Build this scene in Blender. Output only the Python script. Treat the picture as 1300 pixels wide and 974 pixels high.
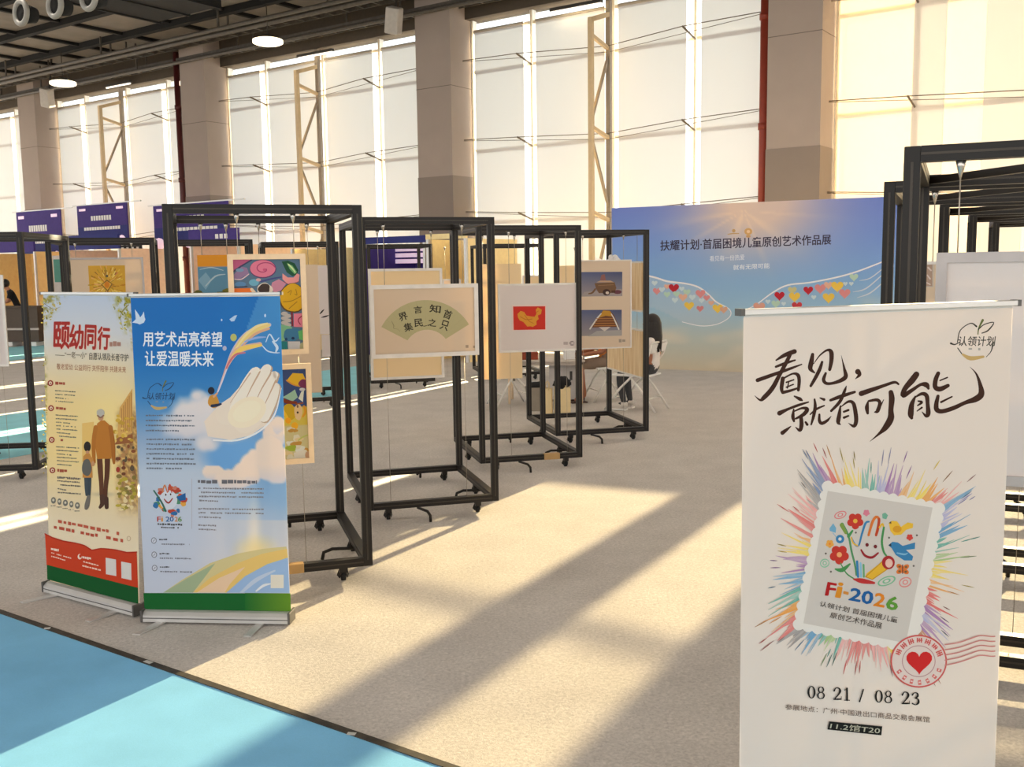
import bpy, bmesh, math, random
from mathutils import Vector, Matrix, noise
random.seed(7)
S = bpy.context.scene
COL = S.collection
for o in list(bpy.data.objects):
    bpy.data.objects.remove(o)

# ------------------------------------------------------------------ camera
FPX, PITCH, ROLL, CAMZ = 1257.39, 0.1176919, 0.01388763, 1.85
_cp, _sp = math.cos(PITCH), math.sin(PITCH)
_right, _fwd, _down = Vector((1, 0, 0)), Vector((0, _cp, -_sp)), Vector((0, -_sp, -_cp))
_cr, _sr = math.cos(ROLL), math.sin(ROLL)
CX = _cr * _right + _sr * _down
CY = -_sr * _right + _cr * _down
CZ = _fwd
cam = bpy.data.cameras.new('camera')
cam.sensor_fit = 'HORIZONTAL'; cam.sensor_width = 36.0; cam.lens = 36.0 * FPX / 1300.0
cam.clip_end = 300
camo = bpy.data.objects.new('camera', cam); COL.objects.link(camo)
camo.matrix_world = Matrix(((CX.x, -CY.x, -CZ.x, 0), (CX.y, -CY.y, -CZ.y, 0), (CX.z, -CY.z, -CZ.z, CAMZ), (0, 0, 0, 1)))
S.camera = camo

def ray(u, v):
    "direction of a measured pixel of the photograph"
    return (CX * ((u - 650) / FPX) + CY * ((v - 487) / FPX) + CZ)
def at_h(u, v, h=0.0):
    d = ray(u, v); k = (h - CAMZ) / d.z
    return Vector((d.x * k, d.y * k, h))
def at_y(u, v, y):
    d = ray(u, v); k = y / d.y
    return Vector((d.x * k, y, CAMZ + d.z * k))

# ------------------------------------------------------------------ light
S.view_settings.view_transform = 'Standard'; S.view_settings.look = 'None'
S.view_settings.gamma = 1.0; S.view_settings.use_curve_mapping = False
S.view_settings.exposure = 0.0
S.cycles.transparent_max_bounces = 32
S.cycles.max_bounces = 10
WORLD_STRENGTH = 1.95
w = bpy.data.worlds.new('sky'); S.world = w; w.use_nodes = True
bg = w.node_tree.nodes['Background']; bg.inputs[0].default_value = (1.0, 0.985, 0.965, 1); bg.inputs[1].default_value = WORLD_STRENGTH
FILL_LAMP_POWER = 9.0      # each added fill lamp outside the view, watts
SUN_AZ, SUN_EL, SUN_STRENGTH = math.radians(30.0), math.radians(17.2), 76.0
sl = bpy.data.lights.new('sun', 'SUN'); sl.energy = SUN_STRENGTH; sl.color = (1.0, 0.80, 0.50); sl.angle = math.radians(0.55)
so = bpy.data.objects.new('sun', sl); COL.objects.link(so)
_sd = Vector((math.sin(SUN_AZ) * math.cos(SUN_EL), math.cos(SUN_AZ) * math.cos(SUN_EL), math.sin(SUN_EL)))
so.rotation_euler = _sd.to_track_quat('Z', 'Y').to_euler(); so.location = _sd * 60

# ------------------------------------------------------------------ materials
def lin(c):
    out = []
    for x in c[:3]:
        x = x / 255.0
        out.append(x / 12.92 if x <= 0.04045 else ((x + 0.055) / 1.055) ** 2.4)
    return tuple(out)
def new_mat(name):
    m = bpy.data.materials.new(name); m.use_nodes = True
    nt = m.node_tree; nt.nodes.clear()
    out = nt.nodes.new('ShaderNodeOutputMaterial')
    return m, nt, out
def mat(name, c, rough=0.6, metal=0.0, var=0.06, scale=12.0, emit=None, spec=0.5, bump=0.0):
    "plain painted / metal / fabric surface with a slight procedural variation"
    m, nt, out = new_mat(name); N = nt.nodes
    b = N.new('ShaderNodeBsdfPrincipled'); nt.links.new(b.outputs[0], out.inputs[0])
    L = lin(c)
    tc = N.new('ShaderNodeTexCoord'); nz = N.new('ShaderNodeTexNoise'); nz.inputs['Scale'].default_value = scale
    nz.inputs['Detail'].default_value = 4
    nt.links.new(tc.outputs['Object'], nz.inputs['Vector'])
    rp = N.new('ShaderNodeValToRGB'); nt.links.new(nz.outputs['Fac'], rp.inputs[0])
    rp.color_ramp.elements[0].position = .3; rp.color_ramp.elements[1].position = .7
    rp.color_ramp.elements[0].color = tuple(max(0, x * (1 - var)) for x in L) + (1,)
    rp.color_ramp.elements[1].color = tuple(min(1, x * (1 + var)) for x in L) + (1,)
    nt.links.new(rp.outputs[0], b.inputs['Base Color'])
    b.inputs['Roughness'].default_value = rough; b.inputs['Metallic'].default_value = metal
    b.inputs['Specular IOR Level'].default_value = spec
    if bump:
        bp = N.new('ShaderNodeBump'); bp.inputs['Strength'].default_value = bump; bp.inputs['Distance'].default_value = .01
        nt.links.new(nz.outputs['Fac'], bp.inputs['Height']); nt.links.new(bp.outputs[0], b.inputs['Normal'])
    if emit:
        b.inputs['Emission Color'].default_value = L + (1,); b.inputs['Emission Strength'].default_value = emit
    return m
def translucent_mat(name, c, trans, clear=0.0, rough=0.8, tc=None, weave=0.0, see=(255, 255, 255)):
    "thin cloth or paper: some light passes through diffusely, a little straight through its weave"
    m, nt, out = new_mat(name); N = nt.nodes; Lk = nt.links
    L = lin(c) + (1,); T = (lin(tc) + (1,)) if tc else L
    d = N.new('ShaderNodeBsdfDiffuse'); t = N.new('ShaderNodeBsdfTranslucent')
    d.inputs[0].default_value = L; t.inputs[0].default_value = T
    if weave:
        co = N.new('ShaderNodeTexCoord'); nz = N.new('ShaderNodeTexNoise'); nz.inputs['Scale'].default_value = 3.0
        nz.inputs['Detail'].default_value = 5
        mp = N.new('ShaderNodeMapping'); mp.inputs['Scale'].default_value = (1, 1, .25)
        Lk.new(co.outputs['Object'], mp.inputs[0]); Lk.new(mp.outputs[0], nz.inputs['Vector'])
        mx = N.new('ShaderNodeMix'); mx.data_type = 'RGBA'
        mx.inputs[6].default_value = tuple(x * (1 - weave) for x in T[:3]) + (1,); mx.inputs[7].default_value = T
        Lk.new(nz.outputs['Fac'], mx.inputs[0]); Lk.new(mx.outputs[2], t.inputs[0])
    s = N.new('ShaderNodeMixShader'); s.inputs[0].default_value = trans
    Lk.new(d.outputs[0], s.inputs[1]); Lk.new(t.outputs[0], s.inputs[2])
    last = s
    if clear:
        tr = N.new('ShaderNodeBsdfTransparent'); tr.inputs[0].default_value = lin(see) + (1,); s2 = N.new('ShaderNodeMixShader'); s2.inputs[0].default_value = clear
        Lk.new(last.outputs[0], s2.inputs[1]); Lk.new(tr.outputs[0], s2.inputs[2]); last = s2
    Lk.new(last.outputs[0], out.inputs[0])
    return m
def print_mat(name, trans=0.25, soft=False, gloss=0.02, rough=0.45):
    "ink printed on a sheet: the colour is the sheet's own printed design"
    m, nt, out = new_mat(name); N = nt.nodes; Lk = nt.links
    a = N.new('ShaderNodeAttribute'); a.attribute_name = 'Col'
    d = N.new('ShaderNodeBsdfDiffuse'); t = N.new('ShaderNodeBsdfTranslucent'); g = N.new('ShaderNodeBsdfGlossy'); g.inputs['Roughness'].default_value = rough
    Lk.new(a.outputs['Color'], d.inputs[0]); Lk.new(a.outputs['Color'], t.inputs[0])
    s = N.new('ShaderNodeMixShader'); s.inputs[0].default_value = trans
    Lk.new(d.outputs[0], s.inputs[1]); Lk.new(t.outputs[0], s.inputs[2])
    s2 = N.new('ShaderNodeMixShader'); s2.inputs[0].default_value = gloss
    Lk.new(s.outputs[0], s2.inputs[1]); Lk.new(g.outputs[0], s2.inputs[2])
    last = s2
    if soft:
        tr = N.new('ShaderNodeBsdfTransparent'); s3 = N.new('ShaderNodeMixShader')
        Lk.new(a.outputs['Alpha'], s3.inputs[0]); Lk.new(tr.outputs[0], s3.inputs[1]); Lk.new(last.outputs[0], s3.inputs[2]); last = s3
    Lk.new(last.outputs[0], out.inputs[0])
    return m
def clear_mat(name, c=(255, 255, 255), gloss=0.06, rough=0.02):
    m, nt, out = new_mat(name); N = nt.nodes; Lk = nt.links
    tr = N.new('ShaderNodeBsdfTransparent'); tr.inputs[0].default_value = lin(c) + (1,)
    g = N.new('ShaderNodeBsdfGlossy'); g.inputs['Roughness'].default_value = rough
    s = N.new('ShaderNodeMixShader'); s.inputs[0].default_value = gloss
    Lk.new(tr.outputs[0], s.inputs[1]); Lk.new(g.outputs[0], s.inputs[2]); Lk.new(s.outputs[0], out.inputs[0])
    return m
def carpet_mat(name, c, var=.24, scale=60., bump=.5, coarse=3.0, cv=.06):
    m, nt, out = new_mat(name); N = nt.nodes; Lk = nt.links
    b = N.new('ShaderNodeBsdfPrincipled'); Lk.new(b.outputs[0], out.inputs[0]); b.inputs['Roughness'].default_value = .95
    b.inputs['Specular IOR Level'].default_value = .15
    tc = N.new('ShaderNodeTexCoord')
    n1 = N.new('ShaderNodeTexNoise'); n1.inputs['Scale'].default_value = scale; n1.inputs['Detail'].default_value = 6; n1.inputs['Roughness'].default_value = .7
    n1.inputs['Distortion'].default_value = .6
    n2 = N.new('ShaderNodeTexNoise'); n2.inputs['Scale'].default_value = coarse; n2.inputs['Detail'].default_value = 3
    Lk.new(tc.outputs['Object'], n1.inputs['Vector']); Lk.new(tc.outputs['Object'], n2.inputs['Vector'])
    L = lin(c)
    def ramp(n, v):
        r = N.new('ShaderNodeValToRGB'); Lk.new(n.outputs['Fac'], r.inputs[0])
        r.color_ramp.elements[0].position = .3; r.color_ramp.elements[1].position = .7
        r.color_ramp.elements[0].color = (1 - v, 1 - v, 1 - v, 1); r.color_ramp.elements[1].color = (1 + v, 1 + v, 1 + v, 1)
        return r
    r1, r2 = ramp(n1, var), ramp(n2, cv)
    mu = N.new('ShaderNodeMix'); mu.data_type = 'RGBA'; mu.blend_type = 'MULTIPLY'; mu.inputs[0].default_value = 1
    Lk.new(r1.outputs[0], mu.inputs[6]); Lk.new(r2.outputs[0], mu.inputs[7])
    mv = N.new('ShaderNodeMix'); mv.data_type = 'RGBA'; mv.blend_type = 'MULTIPLY'; mv.inputs[0].default_value = 1
    mv.inputs[6].default_value = L + (1,); Lk.new(mu.outputs[2], mv.inputs[7]); Lk.new(mv.outputs[2], b.inputs['Base Color'])
    bp = N.new('ShaderNodeBump'); bp.inputs['Strength'].default_value = bump; bp.inputs['Distance'].default_value = .006
    Lk.new(n1.outputs['Fac'], bp.inputs['Height']); Lk.new(bp.outputs[0], b.inputs['Normal'])
    return m

M = dict(
    carpet=carpet_mat('grey carpet', (194, 188, 182)), blue_carpet=carpet_mat('blue carpet', (126, 190, 232), var=.05, scale=160, bump=.2),
    aisle=carpet_mat('pale cyan carpet', (150, 214, 226), var=.04, scale=160, bump=.15),
    seam=mat('black seam trim', (52, 46, 38), .7, var=.5, scale=25), seam_worn=mat('worn silver tape', (190, 190, 185), .5),
    black=mat('black anodised aluminium', (24, 19, 15), .45, .0, spec=.35), slot=mat('aluminium slot', (64, 58, 52), .4, .6),
    rubber=mat('black rubber', (20, 20, 20), .8), chrome=mat('chrome hook', (200, 195, 188), .25, .9), wire=mat('steel wire', (170, 160, 148), .4, .7),
    alu=mat('brushed aluminium', (205, 203, 200), .42, .55, var=.04), alu_dark=mat('grey end cap', (90, 88, 86), .5, .3),
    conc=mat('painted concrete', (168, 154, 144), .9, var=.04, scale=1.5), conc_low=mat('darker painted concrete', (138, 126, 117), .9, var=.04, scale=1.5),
    seam_line=mat('concrete joint', (120, 110, 102), .9),
    ceil=mat('grey ceiling panel', (132, 125, 116), .9, var=.12, scale=2), ceil_dark=mat('black ceiling steel', (17, 16, 15), .85, var=.2),
    tray=mat('dull galvanised steel', (92, 86, 78), .6, .3, var=.15), header=mat('dark header board', (84, 74, 62), .9),
    mull=mat('white window aluminium', (226, 228, 230), .5, var=.02), transom=mat('grey transom', (190, 178, 160), .6),
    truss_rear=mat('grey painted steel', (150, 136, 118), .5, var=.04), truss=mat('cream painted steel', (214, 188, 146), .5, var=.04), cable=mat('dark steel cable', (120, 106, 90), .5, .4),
    redpipe=mat('red fire pipe', (150, 58, 38), .5), darkpipe=mat('dark red fire pipe', (84, 30, 28), .5),
    glass=clear_mat('window glass', (246, 250, 252), .05), acrylic=clear_mat('clear acrylic', (250, 250, 248), .05),
    blind=translucent_mat('cream screen blind', (234, 228, 222), .12, .03, tc=(216, 232, 255), weave=.08),
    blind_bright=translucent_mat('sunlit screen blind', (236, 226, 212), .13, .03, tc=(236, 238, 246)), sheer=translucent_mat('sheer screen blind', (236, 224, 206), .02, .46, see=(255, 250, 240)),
    wood=mat('pale frame wood', (232, 206, 172), .55, var=.06, scale=20), whiteframe=mat('white frame moulding', (226, 220, 214), .5),
    greyframe=mat('grey aluminium moulding', (176, 168, 166), .45, .3),
    sunglow_board=translucent_mat('back board with painted sun glow', (248, 224, 180), .22), mount=translucent_mat('cream mount board', (226, 206, 182), .22), mountw=translucent_mat('white mount board', (226, 216, 212), .16),  # first board's yellow tone carries the glow of sunlight
    ink=print_mat('printed ink', .2),
    ink_op=print_mat('opaque printed ink', .03),
    white=mat('white plastic', (232, 230, 226), .45, var=.02), whitesteel=mat('white enamelled steel', (228, 224, 216), .4, .1),
    skin=mat('skin', (186, 128, 98), .55, var=.04), skin2=mat('tanned skin', (158, 98, 68), .55, var=.05), hair=mat('black hair', (26, 19, 16), .5, var=.3, scale=60),
    tee=mat('white cotton', (226, 218, 212), .9), jeans=mat('charcoal denim', (66, 66, 68), .9, var=.12, scale=40), blackcloth=mat('black cotton', (22, 21, 22), .9),
    orangecloth=mat('orange cotton', (206, 120, 44), .9), browncloth=mat('taupe cotton', (132, 112, 96), .9), greycloth=mat('grey cotton', (128, 118, 108), .9),
    lips=mat('lips', (150, 78, 66), .5), eye=mat('dark eye', (30, 22, 18), .3), shoe=mat('white shoe', (214, 206, 196), .6), sandal=mat('brown sandal', (78, 50, 36), .6),
    table=mat('grey laminate', (196, 184, 172), .5), cabinet=mat('white laminate cabinet', (206, 202, 198), .5), slotdark=mat('dark slot', (70, 68, 66), .6),
    bin=mat('grey plastic bin', (150, 142, 130), .55), paper=mat('cream kraft paper', (226, 204, 156), .8, var=.04), redcloth=mat('red brown card', (150, 66, 40), .7),
    purple=mat('purple fabric', (66, 48, 128), .8, var=.06), navy=mat('navy board', (42, 48, 120), .8), orange=mat('orange board', (255, 214, 144), .7), peach=mat('peach board', (250, 212, 180), .7),
    creamwall=mat('cream board', (252, 226, 166), .7), brown=mat('dark brown laminate', (82, 68, 56), .6), pinkw=mat('pink white lightbox', (244, 214, 238), .5, emit=.35),
    blackboard=mat('black board', (26, 26, 30), .7), greyboard=mat('grey board', (196, 186, 178), .7), teal=mat('teal print', (60, 128, 112), .7),
    lamp=mat('glowing lamp lens', (255, 236, 200), .3, emit=2.6, var=0), tube=mat('glowing tube', (250, 240, 224), .3, emit=1.6, var=0), lampcase=mat('lamp housing', (70, 66, 60), .5, .4),
    nozzle=mat('pale grey nozzle', (150, 148, 142), .5), spk=mat('white loudspeaker', (190, 184, 176), .6), tape=mat('tan packing tape', (176, 140, 88), .5),
    leafw=mat('crumpled paper', (225, 222, 220), .9), woodgrain=None, backsheet=translucent_mat('white banner back', (230, 226, 222), .3))
def wood_grain(name, a, b):
    m, nt, out = new_mat(name); N = nt.nodes; Lk = nt.links
    bs = N.new('ShaderNodeBsdfPrincipled'); Lk.new(bs.outputs[0], out.inputs[0]); bs.inputs['Roughness'].default_value = .6
    tc = N.new('ShaderNodeTexCoord'); mp = N.new('ShaderNodeMapping'); mp.inputs['Scale'].default_value = (14, 14, 1.2)
    nz = N.new('ShaderNodeTexNoise'); nz.inputs['Scale'].default_value = 2.; nz.inputs['Detail'].default_value = 5
    Lk.new(tc.outputs['Object'], mp.inputs[0]); Lk.new(mp.outputs[0], nz.inputs['Vector'])
    r = N.new('ShaderNodeValToRGB'); Lk.new(nz.outputs['Fac'], r.inputs[0])
    r.color_ramp.elements[0].position = .35; r.color_ramp.elements[1].position = .65
    r.color_ramp.elements[0].color = lin(a) + (1,); r.color_ramp.elements[1].color = lin(b) + (1,)
    Lk.new(r.outputs[0], bs.inputs['Base Color'])
    return m
M['woodgrain'] = wood_grain('pale wood grain', (222, 188, 138), (242, 216, 172))

# ------------------------------------------------------------------ mesh helpers
class MB:
    "collects simple solids and links them as ONE mesh object"
    def __init__(s): s.v = []; s.f = []; s.m = []; s.mats = []; s.smooth = []
    def mi(s, m):
        if m not in s.mats: s.mats.append(m)
        return s.mats.index(m)
    def add(s, vs, fs, m, smooth=False):
        n = len(s.v); k = s.mi(m)
        s.v += [tuple(p) for p in vs]
        for f in fs: s.f.append([n + i for i in f]); s.m.append(k); s.smooth.append(smooth)
        return s
    def box(s, lo, hi, m, bev=0.0):
        x0, y0, z0 = lo; x1, y1, z1 = hi
        if bev <= 0:
            vs = [(x0, y0, z0), (x1, y0, z0), (x1, y1, z0), (x0, y1, z0), (x0, y0, z1), (x1, y0, z1), (x1, y1, z1), (x0, y1, z1)]
            return s.add(vs, [(0, 3, 2, 1), (4, 5, 6, 7), (0, 1, 5, 4), (1, 2, 6, 5), (2, 3, 7, 6), (3, 0, 4, 7)], m)
        bm = bmesh.new(); bmesh.ops.create_cube(bm, size=1)
        for v in bm.verts: v.co = Vector(((x0 + x1) / 2 + v.co.x * (x1 - x0), (y0 + y1) / 2 + v.co.y * (y1 - y0), (z0 + z1) / 2 + v.co.z * (z1 - z0)))
        bmesh.ops.bevel(bm, geom=bm.edges[:], offset=bev, segments=2, affect='EDGES', profile=.5)
        return s.bm(bm, m)
    def bm(s, bm, m, smooth=False):
        bm.verts.index_update()
        s.add([v.co[:] for v in bm.verts], [[v.index for v in f.verts] for f in bm.faces], m, smooth); bm.free(); return s
    def tube(s, pts, r, m, seg=8, smooth=True):
        pts = [Vector(p) for p in pts]; rr = r if isinstance(r, (list, tuple)) else [r] * len(pts)
        rings = []; up = None
        for i, p in enumerate(pts):
            d = (pts[min(i + 1, len(pts) - 1)] - pts[max(i - 1, 0)]).normalized()
            if up is None:
                up = Vector((0, 0, 1)) if abs(d.z) < .9 else Vector((1, 0, 0))
            a = d.cross(up).normalized(); b = a.cross(d).normalized(); up = b
            rings.append([p + (a * math.cos(2 * math.pi * k / seg) + b * math.sin(2 * math.pi * k / seg)) * rr[i] for k in range(seg)])
        vs = [q for R in rings for q in R]; fs = []
        for i in range(len(pts) - 1):
            for k in range(seg):
                fs.append((i * seg + k, i * seg + (k + 1) % seg, (i + 1) * seg + (k + 1) % seg, (i + 1) * seg + k))
        n = len(vs); fs.append(tuple(range(seg))[::-1]); fs.append(tuple(range(n - seg, n)))
        return s.add(vs, fs, m, smooth)
    def bar(s, p0, p1, wx, wz, m):
        "rectangular bar from p0 to p1"
        p0, p1 = Vector(p0), Vector(p1); d = (p1 - p0).normalized()
        up = Vector((0, 0, 1)) if abs(d.z) < .95 else Vector((0, 1, 0))
        a = d.cross(up).normalized() * wx / 2; b = a.cross(d).normalized() * wz / 2
        vs = [p + q for p in (p0, p1) for q in (-a - b, a - b, a + b, -a + b)]
        return s.add(vs, [(0, 1, 2, 3), (7, 6, 5, 4), (0, 4, 5, 1), (1, 5, 6, 2), (2, 6, 7, 3), (3, 7, 4, 0)], m)
    def prism(s, pts, y0, y1, m):
        "polygon in x,z pushed along y"
        n = len(pts); vs = [(x, y0, z) for x, z in pts] + [(x, y1, z) for x, z in pts]
        fs = [tuple(range(n)), tuple(range(2 * n - 1, n - 1, -1))] + [(i, i + n, (i + 1) % n + n, (i + 1) % n) for i in range(n)]
        return s.add(vs, fs, m)
    def ball(s, c, r, m, seg=16, rings=10, fn=None):
        vs = []; fs = []
        rx, ry, rz = r if isinstance(r, (tuple, list)) else (r, r, r)
        for i in range(rings + 1):
            th = math.pi * i / rings
            for k in range(seg):
                ph = 2 * math.pi * k / seg
                p = Vector((math.sin(th) * math.cos(ph), math.sin(th) * math.sin(ph), math.cos(th)))
                if fn: p = fn(p)
                vs.append((c[0] + p.x * rx, c[1] + p.y * ry, c[2] + p.z * rz))
        for i in range(rings):
            for k in range(seg):
                fs.append((i * seg + k, (i + 1) * seg + k, (i + 1) * seg + (k + 1) % seg, i * seg + (k + 1) % seg))
        return s.add(vs, fs, m, True)
    def torus(s, c, R, r, m, axis='y', seg=24, sub=8):
        vs = []; fs = []
        for i in range(seg):
            a = 2 * math.pi * i / seg
            for k in range(sub):
                b = 2 * math.pi * k / sub
                q = ((R + r * math.cos(b)) * math.cos(a), r * math.sin(b), (R + r * math.cos(b)) * math.sin(a))
                if axis == 'z': q = (q[0], q[2], q[1])
                vs.append((c[0] + q[0], c[1] + q[1], c[2] + q[2]))
        for i in range(seg):
            for k in range(sub):
                fs.append((i * sub + k, ((i + 1) % seg) * sub + k, ((i + 1) % seg) * sub + (k + 1) % sub, i * sub + (k + 1) % sub))
        return s.add(vs, fs, m, True)
    def build(s, name, parent=None, xf=None):
        me = bpy.data.meshes.new(name)
        vs = [xf @ Vector(p) for p in s.v] if xf else s.v
        me.from_pydata(vs, [], s.f)
        for m in s.mats: me.materials.append(m)
        me.polygons.foreach_set('material_index', s.m); me.polygons.foreach_set('use_smooth', s.smooth)
        me.update()
        o = bpy.data.objects.new(name, me); COL.objects.link(o)
        if parent: o.parent = parent
        return o

def tag(o, label=None, cat=None, group=None, kind=None):
    if label: o['label'] = label
    if cat: o['category'] = cat
    if group: o['group'] = group
    if kind: o['kind'] = kind
    return o
def thing(name, label, cat, loc=(0, 0, 0), rotz=0.0, group=None, kind=None):
    o = bpy.data.objects.new(name, None); COL.objects.link(o); o.empty_display_size = .1
    o.location = loc; o.rotation_euler = (0, 0, rotz)
    return tag(o, label, cat, group, kind)
def copy_tree(o, parent=None):
    c = o.copy(); COL.objects.link(c)
    if parent: c.parent = parent
    for ch in [x for x in bpy.data.objects if x.parent == o]: copy_tree(ch, c)
    return c
def dup(root, loc, rotz, label, group=None):
    c = copy_tree(root); c.location = loc; c.rotation_euler = (0, 0, rotz); c['label'] = label
    if group: c['group'] = group
    return c
def struct(mb, name, label=None, parent=None):
    o = mb.build(name, parent)
    if parent is None:
        o['kind'] = 'structure'
        if label: o['label'] = label
    return o

# ------------------------------------------------------------------ printed art on sheets
_txt = {}
def text_mesh(s, bold):
    k = (s, bold)
    if k not in _txt:
        c = bpy.data.curves.new('glyphs', 'FONT'); c.body = s; c.dimensions = '2D'; c.fill_mode = 'FRONT'; c.resolution_u = 2
        o = bpy.data.objects.new('glyphs', c); COL.objects.link(o)
        bpy.context.view_layer.update()
        me = bpy.data.meshes.new_from_object(o.evaluated_get(bpy.context.evaluated_depsgraph_get()))
        vs = [(v.co.x, v.co.y) for v in me.vertices]; fs = [list(p.vertices) for p in me.polygons]
        bpy.data.objects.remove(o); bpy.data.curves.remove(c); bpy.data.meshes.remove(me)
        x0 = min(v[0] for v in vs); x1 = max(v[0] for v in vs); y0 = min(v[1] for v in vs); y1 = max(v[1] for v in vs)
        _txt[k] = ([((x - x0) / (x1 - x0), (y1 - y) / (y1 - y0)) for x, y in vs], fs, x1 - x0, y1 - y0)
    return _txt[k]
def Z(x0, y0, s):
    "points read in an enlarged view of the photograph: back to photograph units"
    return lambda x, y: (x0 + x / s, y0 + y / s)
class Art:
    """printed design on an upright sheet. Sheet frame: x along the sheet, z up, -y towards the viewer.
    loc / rotz: the sheet's place in the hall; measured points are laid on the sheet's own plane."""
    def __init__(s, loc, rotz, y=0.0, eps=5e-6, op=False, base_mat=None, lean=0.0):
        s.k = lean
        s.loc = Vector(loc); s.c, s.s_ = math.cos(rotz), math.sin(rotz); s.y = y; s.eps = eps; s.n = 0
        s.v = []; s.f = []; s.cl = []; s.m = []; s.zf = lambda x, y: (x, y)
        s.mats = [M['ink_op']] if op else [M['ink']]
        if base_mat: s.mats.append(base_mat)
    def st(s, px, py):
        d = ray(px, py); o = Vector((0, 0, CAMZ)) - s.loc
        # local
        ox, oy = o.x * s.c + o.y * s.s_, -o.x * s.s_ + o.y * s.c
        dx, dy = d.x * s.c + d.y * s.s_, -d.x * s.s_ + d.y * s.c
        k = (s.y + s.k * o.z - oy) / (dy - s.k * d.z)
        return (ox + dx * k, CAMZ + d.z * k - s.loc.z)
    def raw(s, pts, faces, cols, soft=False, mi=None):
        s.n += 1; n = len(s.v); y = s.y - s.n * s.eps
        s.v += [(p[0], y + s.k * p[1], p[1]) for p in pts]
        for c in cols: s.cl.append(lin(c) + ((c[3] if len(c) > 3 else 1.0),))
        for f in faces: s.f.append([n + i for i in f]); s.m.append(mi if mi is not None else (1 if soft else 0))
    def P(s, p): return s.st(*s.zf(*p))
    def poly(s, pts, col, soft=False):
        q = [s.P(p) for p in pts]
        cols = col if isinstance(col, list) else [col] * len(q)
        ar = sum(q[i][0] * q[(i + 1) % len(q)][1] - q[(i + 1) % len(q)][0] * q[i][1] for i in range(len(q)))
        if ar < 0: q = q[::-1]; cols = cols[::-1]
        s.raw(q, [tuple(range(len(q)))], cols, soft)
    def rect(s, x0, y0, x1, y1, col, soft=False): s.poly([(x0, y0), (x1, y0), (x1, y1), (x0, y1)], col, soft)
    def rings(s, pts_in, pts_out, c_in, c_out, soft=True):
        n = len(pts_in); q = [s.P(p) for p in pts_in] + [s.P(p) for p in pts_out]
        s.raw(q, [(i, (i + 1) % n, n + (i + 1) % n, n + i) for i in range(n)], [c_in] * n + [c_out] * n, soft)
    def ell(s, cx, cy, rx, ry, col, edge=None, soft=False, n=24, rot=0.0, a0=0.0, a1=2 * math.pi):
        cr, sr = math.cos(rot), math.sin(rot)
        def pt(a): x, y = rx * math.cos(a), ry * math.sin(a); return (cx + x * cr - y * sr, cy + x * sr + y * cr)
        ps = [pt(a0 + (a1 - a0) * i / n) for i in range(n + (0 if a1 - a0 > 6.28 else 1))]
        if edge is None: return s.poly(ps, col, soft)
        q = [s.P((cx, cy))] + [s.P(p) for p in ps]; k = len(ps)
        s.raw(q, [(0, i + 1, (i + 1) % k + 1) for i in range(k)], [col] + [edge] * k, soft)
    def blob(s, cx, cy, rx, ry, col, rough=.18, n=22, seed=0, soft=False):
        rd = random.Random(seed); ph = [rd.uniform(0, 6.28) for _ in range(4)]
        ps = []
        for i in range(n):
            a = 2 * math.pi * i / n; k = 1 + rough * (math.sin(2 * a + ph[0]) * .5 + math.sin(3 * a + ph[1]) * .4 + math.sin(5 * a + ph[2]) * .3)
            ps.append((cx + rx * k * math.cos(a), cy + ry * k * math.sin(a)))
        s.poly(ps, col, soft)
    def stroke(s, pts, col, soft=False, sub=4, w=None):
        "brush stroke: points (x, y, width) joined by a smooth line"
        if w is not None: pts = [(p[0], p[1], w) for p in pts]
        ps = []
        if len(pts) > 2:
            for i in range(len(pts) - 1):
                p0 = pts[max(i - 1, 0)]; p1 = pts[i]; p2 = pts[i + 1]; p3 = pts[min(i + 2, len(pts) - 1)]
                for k in range(sub):
                    t = k / sub
                    ps.append(tuple(.5 * ((2 * p1[j]) + (-p0[j] + p2[j]) * t + (2 * p0[j] - 5 * p1[j] + 4 * p2[j] - p3[j]) * t * t + (-p0[j] + 3 * p1[j] - 3 * p2[j] + p3[j]) * t ** 3) for j in range(3)))
            ps.append(pts[-1])
        else: ps = list(pts)
        L = []; R = []
        for i, p in enumerate(ps):
            a = ps[max(i - 1, 0)]; b = ps[min(i + 1, len(ps) - 1)]
            dx, dy = b[0] - a[0], b[1] - a[1]; l = math.hypot(dx, dy) or 1; nx, ny = -dy / l, dx / l; h = max(p[2], .01) / 2
            L.append((p[0] + nx * h, p[1] + ny * h)); R.append((p[0] - nx * h, p[1] - ny * h))
        # round caps
        def cap(p, a, sgn):
            ang = math.atan2(a[1] - p[1], a[0] - p[0]); h = p[2] / 2
            return [(p[0] + h * math.cos(ang + sgn * math.pi * k / 6), p[1] + h * math.sin(ang + sgn * math.pi * k / 6)) for k in range(1, 6)]
        k = len(ps); q = [s.P(p) for p in L] + [s.P(p) for p in R]
        fs = [(i, i + 1, k + i + 1, k + i) for i in range(k - 1)]
        c0 = cap(ps[0], L[0], 1); c1 = cap(ps[-1], L[-1], -1)
        n = len(q); q += [s.P(p) for p in c0]; fs.append([0] + list(range(n, n + 5)) + [k])
        n = len(q); q += [s.P(p) for p in c1]; fs.append([k - 1] + list(range(n, n + 5)) + [2 * k - 1])
        s.raw(q, fs, [col] * len(q), soft)
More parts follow.
